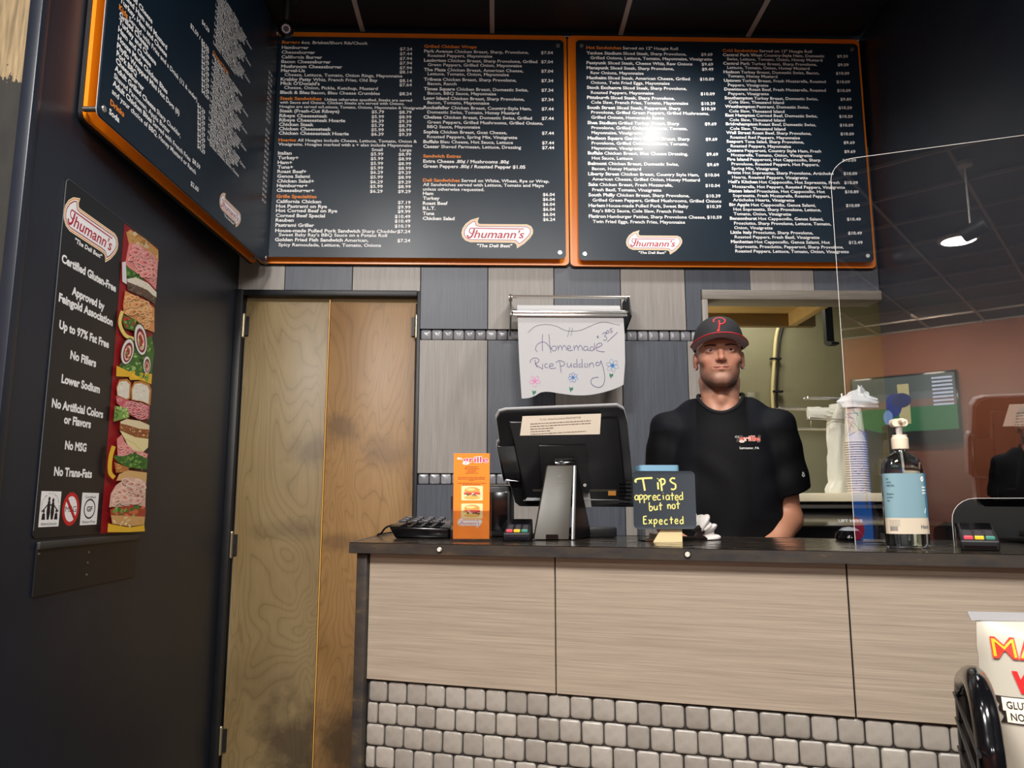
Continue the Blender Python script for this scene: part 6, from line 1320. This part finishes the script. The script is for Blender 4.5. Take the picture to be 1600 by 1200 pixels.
# ------------------------------------------------------------------ mouse on the counter
c = at_counter(1334, 846); mo = thing('computer_mouse', 'black and silver computer mouse beside the shield edge', 'mouse', (c.x+.016, c.y+.06, TOP), -.3)
B().lathe([(.0, 0), (.034, .001), (.037, .008), (.034, .018), (.024, .029), (.0, .034)], 28, (0, 0, 0), 1., 1.35).build('shell', M['blackg'], mo)
B().lathe([(.0265, .0272), (.017, .0345), (.0, .0372)], 24, (0, -.004, 0), 1., 1.3).build('top_plate', mat('mirror_grey', rgb(176, 180, 190), .22, .35), mo)

# ------------------------------------------------------------------ prep unit with black lid by the back wall
pu = thing('prep_unit', 'black prep cooler with a glossy lift lid under the pass-through', 'prep cooler', (1.40, 3.2, 0))
B().box(-.44, .42, -.26, .26, 0, .94).build('cabinet', M['steel'], pu, bevel=.004)
B().hexa([(-.44, -.27, .94), (.42, -.27, .94), (.42, .27, .94), (-.44, .27, .94)], [(-.44, -.20, 1.085), (.42, -.20, 1.085), (.42, .27, 1.15), (-.44, .27, 1.15)]).build('lid', M['blackg'], pu, bevel=.02, seg=4)
B().box(-.44, .42, .19, .265, 1.15, 1.165).build('rear_rail', M['steel'], pu)
P = Print(); P.text('LIFT HERE', 0, 0, .0115, rgb(226, 224, 220), width=.094, bold=.05); lid = bpy.data.objects['lid']
q = ony(1315, 816, 2.935); o = P.build('lettering', M['print'], lid, 0); o.location = (q.x-1.40, -.2405, q.z); o.rotation_euler = (-.45, 0, 0)

# ------------------------------------------------------------------ pass-through things: cups, wire rack, carrier bags
ZS = OZ0+.0125
cx_, cy_ = ony(1342, 770, 3.46).x, 3.46
cm = mat('white_paper_cup', rgb(232, 220, 206), .5); r0, r1, ch = .0345, .0445, .175
def cup_mesh():
    b = B().lathe([(.0, ch-.004), (r0-.002, ch-.004), (r0, ch), (r1, .004), (r1+.005, .0048), (r1+.0062, .0025), (r1+.0045, 0), (r1-.001, .001), (r0-.003, ch-.008), (0, ch-.008)], 28); return b.mesh('cup', smooth=50)
me = cup_mesh(); me.materials.append(cm)
P = Print(); CB = rgb(50, 90, 170); CBK = rgb(70, 50, 60)
def cprint(z0, z1, seed, full):
    P = Print(); rr = random.Random(seed)
    if full:
        pts = [(rr.uniform(-1.5, 1.5), rr.uniform(z0, z1)) for _ in range(46)]
        for i in range(len(pts)-1):
            a, b_ = pts[i], pts[i+1]
            if abs(a[0]-b_[0]) > 1.3: continue
            P.stroke([(a[0]+(b_[0]-a[0])*k/6, a[1]+(b_[1]-a[1])*k/6) for k in range(7)], .0021, CB if i % 3 else CBK)
    else:
        for i in range(2):
            x = rr.uniform(-1.3, 1.2); P.stroke([(x+.06*k, z0+(z1-z0)*(.2+.6*rr.random())) for k in range(4)], .0016, CBK)
    V = []
    for (x, y, z) in P.v:
        r = r1+(r0-r1)*(z-.004)/(ch-.004)+.0006; V.append((r*math.sin(x), -r*math.cos(x), z))
    P.v = V; return P
pitch = .0108; NC = 22
for k in range(NC):
    o = link('paper_cup', me, None, None, (cx_, cy_, ZS+pitch*k))
    pos_ = 'bottom cup' if k == 0 else 'top cup with its blue scribble pattern in full view' if k == NC-1 else 'cup number %d from the sill' % (k+1)
    tag(o, '%s of the upside-down paper cup stack' % pos_ if k in (0, NC-1) else 'paper cup %s up from the sill in the upside-down stack' % ['', 'second', 'third', 'fourth', 'fifth', 'sixth', 'seventh', 'eighth', 'ninth', 'tenth', 'eleventh', 'twelfth', 'thirteenth', 'fourteenth', 'fifteenth', 'sixteenth', 'seventeenth', 'eighteenth', 'nineteenth', 'twentieth', 'twenty-first'][k], 'cup', 'upside-down paper cups in the pass-through stack')
    Pc = cprint(.006, .011, k, False) if k < NC-1 else cprint(.02, ch-.01, 5, True); Pc.build('cup_print', M['print'], o, 0)
bagm = mat('white_carrier_plastic', rgb(222, 220, 204), .35); bagm.node_tree.nodes['Principled BSDF'].inputs['Subsurface Weight'].default_value = .0
def crumple(name, fn, n_, m_, mat_, thick=.002, amp=.006, seed=1, closed=True):
    rr = random.Random(seed); ph_ = [(rr.uniform(2, 9), rr.uniform(3, 14), rr.uniform(0, 6)) for _ in range(7)]; V = []; F = []
    for i in range(n_):
        for j in range(m_):
            s_, t_ = i/(n_-1), j/(m_ if closed else m_-1); p = Vector(fn(s_, t_)); d = sum(math.sin(a*2*PI*(t_ if closed else t_*.5)*1. // 1 if False else round(a)*2*PI*t_+b_*s_+c_) for a, b_, c_ in ph_)/7*amp*2
            c0 = Vector(fn(s_, 0.))*.5+Vector(fn(s_, .5))*.5; dr = (p-c0); dr = dr.normalized() if dr.length > 1e-6 else Vector((0, -1, 0)); V.append(p+dr*d)
    J = m_ if closed else m_-1
    for i in range(n_-1):
        for j in range(J): F.append((i*m_+j, (i+1)*m_+j, (i+1)*m_+(j+1) % m_, i*m_+(j+1) % m_))
    b = MB(); b.add(V, F)
    if closed: b.f.append(tuple(range(m_))); b.f.append(tuple((n_-1)*m_+j for j in range(m_-1, -1, -1)))
    return b, V
# hanging bundle of carrier bags
bx0, bx1 = ony(1291, 700, 3.62).x, ony(1336, 700, 3.62).x; zb0 = ZS+.002; zb1 = ony(1290, 632, 3.62).z; zt2 = ony(1290, 660, 3.62).z
def bag_fn(s_, t_):
    z = zb1+(zb0-zb1)*s_; a = 2*PI*t_; xm = (bx0+bx1)/2
    k = 1.0 if z < zt2 else .9
    wv = .5*(bx1-bx0)*(.62+.38*(1 if s_ > .25 else s_/.25))*(1.05 if s_ > .93 else .9 if s_ < .6 else .95)
    return (xm+wv*math.cos(a)-(.012 if s_ > .9 else 0), 3.62+.03*math.sin(a)*(1.2-.3*s_), z)
b, _ = crumple('bag', bag_fn, 26, 28, bagm, amp=.007, seed=4)
bb = thing('carrier_bags', 'bundle of white carrier bags hanging from the wire rack', 'plastic bags', (0, 0, 0)); b.build('bag_bundle', bagm, bb, smooth=60)
hx0, hx1 = ony(1262, 640, 3.6).x, ony(1300, 640, 3.6).x
def hand_fn(s_, t_):
    x = hx0+(hx1-hx0)*s_; a = 2*PI*t_; zc2 = ony(1280, 645, 3.6).z; return (x, 3.605+.012*math.sin(a), zc2+.026*math.cos(a)*(1-.1*s_))
b, _ = crumple('handles', hand_fn, 14, 20, bagm, amp=.005, seed=9); b.build('bag_handles', bagm, bb, smooth=60)
# loose bag stuffed over the cups
lx, lz = ony(1335, 625, 3.46).x, ZS+pitch*(NC-1)+ch+.004
def top_fn(s_, t_):
    a = 2*PI*t_; z = lz-.02+.085*s_*(1+.25*math.sin(a*2)); r = (.072, .082, .074, .045, .014)[min(4, int(s_*4.99))]; return (lx+.01+r*1.15*math.cos(a)+.02*s_, cy_+r*.55*math.sin(a), z)
b, _ = crumple('loose', top_fn, 12, 26, bagm, amp=.012, seed=12); lb_ = tag(b.build('loose_bag', mat('white_bag', rgb(240, 240, 240), .4), smooth=50), 'crumpled white plastic bag lying on top of the cup stack', 'plastic bag')
# wire rack
wr = thing('bag_rack', 'chrome wire bag rack standing in the pass-through', 'wire rack', (0, 0, 0)); W3 = lambda x, y, Y: tuple(ony(x, y, Y))
def uloop(x0, x1, y0, y1, Y, dY=.05, r=.0035):
    a, b_ = ony(x0, y0, Y), ony(x1, y1, Y); s = (b_.x-a.x); P_ = [(b_.x, Y, b_.z), (a.x+.012, Y, a.z), (a.x+.003, Y+.006, a.z), (a.x, Y+dY/2, a.z), (a.x+.003, Y+dY-.006, a.z), (a.x+.012, Y+dY, a.z), (b_.x, Y+dY, b_.z)]
    return B().tube(spline(P_, 4), r, 8).build('wire_loop', M['chrome'], wr)
uloop(1263, 1322, 621, 622, 3.66, .05, .0045); uloop(1266, 1335, 653, 657, 3.57, .03); uloop(1222, 1330, 637, 641, 3.70, .05); uloop(1240, 1330, 669, 671, 3.64, .05)
xr = ony(1326, 640, 3.66).x
B().tube([(xr, 3.72, ZS+.003), (xr, 3.72, ony(1330, 615, 3.72).z)], .005, 8).build('upright', M['chrome'], wr); B().box(xr-.06, xr+.06, 3.66, 3.80, ZS, ZS+.004).build('base_plate', M['chrome'], wr)
for y_, Y in ((622, 3.70), (657, 3.60), (641, 3.74), (671, 3.69)): B().tube([(xr, min(Y, 3.72), ony(1326, y_, 3.66).z), (xr, 3.72, ony(1326, y_, 3.66).z)], .004, 6).build('link', M['chrome'], wr)
B().tube([tuple(ony(1267, 658, 3.585)), tuple(ony(1267, 666, 3.64))], .003, 6).build('link', M['chrome'], wr)

# ------------------------------------------------------------------ snack rack and chip bag at the lower right
rk = thing('snack_rack', 'black tube and wire snack rack in front of the counter', 'wire rack', (0, 0, 0)); bk_ = M['blackg']
ra = Vector((.770, 1.30, 0)); rf = Vector((.588, .95, 0))
zt_b, zt_f = .900, .943
path = [(ra.x, ra.y, .0), (ra.x, ra.y, .5), (ra.x, ra.y, zt_b-.07), (ra.x-.008, ra.y-.016, zt_b-.02), (ra.x-.03, ra.y-.06, zt_b), (rf.x+.06, rf.y+.12, zt_f-.005), (rf.x+.022, rf.y+.045, zt_f-.012), (rf.x+.006, rf.y+.012, zt_f-.05), (rf.x, rf.y, zt_f-.12), (rf.x, rf.y, .5), (rf.x, rf.y, .0)]
B().tube(spline(path, 6), .0155, 16).build('end_frame', bk_, rk)
dd = Vector((.62, .3, 0)).normalized()
for sgn in (1,):
    oth = [(p[0]+.42*dd.x, p[1]-.10, p[2]) for p in path]; B().tube(spline(oth, 6), .0155, 16).build('end_frame', bk_, rk)
for z in (.86, .82, .775, .73, .60, .55, .50):
    p = [(rf.x-.004+(ra.x-rf.x)*t_-.012, rf.y+(ra.y-rf.y)*t_, z+.02*(1-t_)) for t_ in (-.05, 1.08)]; B().tube(p, .0026, 12).build('side_wire', M['blackm'], rk)
for z in (.50, .72):
    for t_ in (.0, .33, .66, 1.): B().tube([(rf.x+(ra.x-rf.x)*t_, rf.y+(ra.y-rf.y)*t_, z), (rf.x+(ra.x-rf.x)*t_+.42*dd.x, rf.y+(ra.y-rf.y)*t_-.10, z)], .003, 8).build('shelf_wire', bk_, rk)
# chip bag
BG = thing('chip_bag', 'cream bag of chips standing in the black snack rack', 'chip bag', (.835, 1.10, .505), -.16)
bw_, bh_ = .15, .50
V = []; F = []; n_, m_ = 44, 44
rr = random.Random(8); phs = [(rr.uniform(4, 14), rr.uniform(4, 14), rr.uniform(0, 6)) for _ in range(6)]
def chip_y(s_, t_, side):
    e = max(0., 1-abs(2*s_-1)**2.6)**.6*max(0., 1-abs(2*t_-1)**3.2)**.6; rip = sum(math.sin(a*s_+b_*t_*2+c_) for a, b_, c_ in phs)/6
    return side*(.055*e+.009*rip*(.25+e)*min(1, 4*(1-t_)+.1))
for side in (-1, 1):
    k0 = len(V)
    for i in range(n_):
        for j in range(m_):
            s_, t_ = i/(n_-1), j/(m_-1); pin = 1-.09*math.sin(PI*min(1, t_*1.0))*0-.05*(1 if .08 < t_ < .92 else 0)*math.sin(PI*t_)
            V.append(((s_-.5)*2*bw_*pin+.012*math.sin(7*t_)*(1 if s_ < .5 else -1)*.5, chip_y(s_, t_, side)+(.0 if side < 0 else .001), t_*bh_))
    for i in range(n_-1):
        for j in range(m_-1): F.append((k0+i*m_+j, k0+(i+1)*m_+j, k0+(i+1)*m_+j+1, k0+i*m_+j+1))
b = MB(); b.add(V, F); b.build('film', mat('cream_bag_film', rgb(172, 166, 152), .38), BG, smooth=60)
B().prism([(-bw_*1.02, bh_), (bw_*1.02, bh_), (bw_*1.0, bh_+.011), (-bw_*1.05, bh_+.012)], -.001, .001).build('top_seal', mat('silver_seal', rgb(168, 168, 170), .35), BG)
def cprint2(P, name):
    P.v = [(x, chip_y(min(1, max(0, x/(2*bw_)+.5)), z/bh_, -1)-.0016+y, z) for x, y, z in P.v]; return P.build(name, M['print'], BG, 0)
BGM = BG.matrix_basis.inverted()
def bq(px_, py_):
    q_ = BGM@ony(px_+4, py_, 1.055); return q_.x+.012, q_.z
P = Print(4e-4); x_, z_ = bq(1563, 1037); P.text('MA', x_-.0012, z_-.001, .0275, rgb(214, 40, 20), width=.0600, bold=.03, res=4); P.text('MA', x_, z_, .0255, rgb(248, 172, 20), width=.0572, bold=-.01, res=4); cprint2(P, 'brand_letters')
P = Print(); x_, z_ = bq(1588, 1092); P.text('K', x_, z_, .028, rgb(206, 26, 26), bold=.03, shear=-.25, res=4); cprint2(P, 'letter_mark')
for (px_, py_, tx) in ((1574, 1118, 'GLUTEN'), (1579, 1136, 'NO TRA')):
    x_, z_ = bq(px_, py_); P = Print(5e-4); nn_ = 14
    P.poly([(x_-.010, z_+.0150), (x_-.002, z_+.0150), (x_-.002, z_-.0045), (x_-.008, z_-.005), (x_-.004, z_+.004)], rgb(24, 20, 18))
    for cc_, e_ in ((rgb(24, 20, 18), .0), (rgb(226, 216, 196), .0012)):
        P.k += 1
        for k_ in range(nn_):
            xa, xb_ = x_-.003+e_+.08*k_/nn_, x_-.003+e_+.08*(k_+1)/nn_
            for zz_ in (0, 1):
                za, zb_ = z_-.0045+e_+(.0195-2*e_)*zz_/2, z_-.0045+e_+(.0195-2*e_)*(zz_+1)/2; P.poly([(xa, za), (xb_, za), (xb_, zb_), (xa, zb_)], cc_, layer=False)
    P.text(tx, x_+.002, z_, .0095, rgb(20, 18, 16), width=.036, bold=.015); cprint2(P, 'claim_banner')

# ------------------------------------------------------------------ what the shield mirrors: television and cooler at the rear wall
tv = thing('television', 'wall television showing a ball game on the terracotta wall', 'television', (-1.03, YR+.045, 2.42), PI)
B().box(-.66, .66, -.03, .03, -.47, .47).build('case', M['blackg'], tv, bevel=.008)
P = Print(1e-4); P.rect(-.63, -.30, .63, .44, rgb(70, 84, 86)); P.rect(-.63, -.30, .63, .02, rgb(30, 110, 64)); P.rect(-.63, .02, .63, .12, rgb(120, 96, 84)); P.rect(-.63, .12, .63, .22, rgb(90, 100, 104)); P.rect(-.08, -.2, .06, .34, rgb(196, 190, 140))
P.ell(.12, .06, .1, .16, rgb(40, 60, 140)); P.ell(.02, .12, .12, .1, rgb(50, 60, 110)); P.ell(.2, -.1, .06, .1, rgb(120, 160, 220))
for k in range(8): P.rect(-.60, .02+.05*k, -.36, .045+.05*k, rgb(190, 205, 235))
scr = P.build('screen', vcol_mat('lit_screen', .4, 2.2), tv, -.0315)
co = thing('drink_cooler', 'tall blue lit drink cooler by the terracotta wall', 'cooler', (-1.68, YR+.42, 0), PI)
B().box(-.36, .36, -.35, .35, 0, 2.12).build('cabinet', mat('cooler_blue', rgb(24, 60, 120), .4), co, bevel=.02)
P = Print(1e-4); P.rect(-.34, .3, .34, 2.08, rgb(34, 92, 170)); P.ell(-.1, .85, .14, .16, rgb(150, 30, 60)); P.build('lit_front', vcol_mat('cooler_glow', .4, 2.2), co, -.3515)
B().tube(rrect3 if False else [(-.3, -.37, 1.1), (-.3, -.38, 1.15), (-.3, -.38, 1.55), (-.3, -.37, 1.6)], .012, 8).build('handle', M['chrome'], co)
pd = thing('pendant_spotlight', 'black spotlight hanging on a pale rod from the ceiling, mirrored in the shield', 'spotlight', (.67, -1.9, CEIL))
B().cyl((0, 0, -.03), (0, 0, 0), .05, n=20).build('canopy', M['white'], pd); B().cyl((0, 0, -.46), (0, 0, -.03), .007, n=10).build('rod', M['white'], pd)
B().cyl((-.05, 0, -.52), (.09, .02, -.47), .05, .06, 20).build('head', M['blackm'], pd, .004); B().cyl((.091, .02, -.4695), (.095, .0205, -.468), .05, n=20).build('lens', M['chrome'], pd)
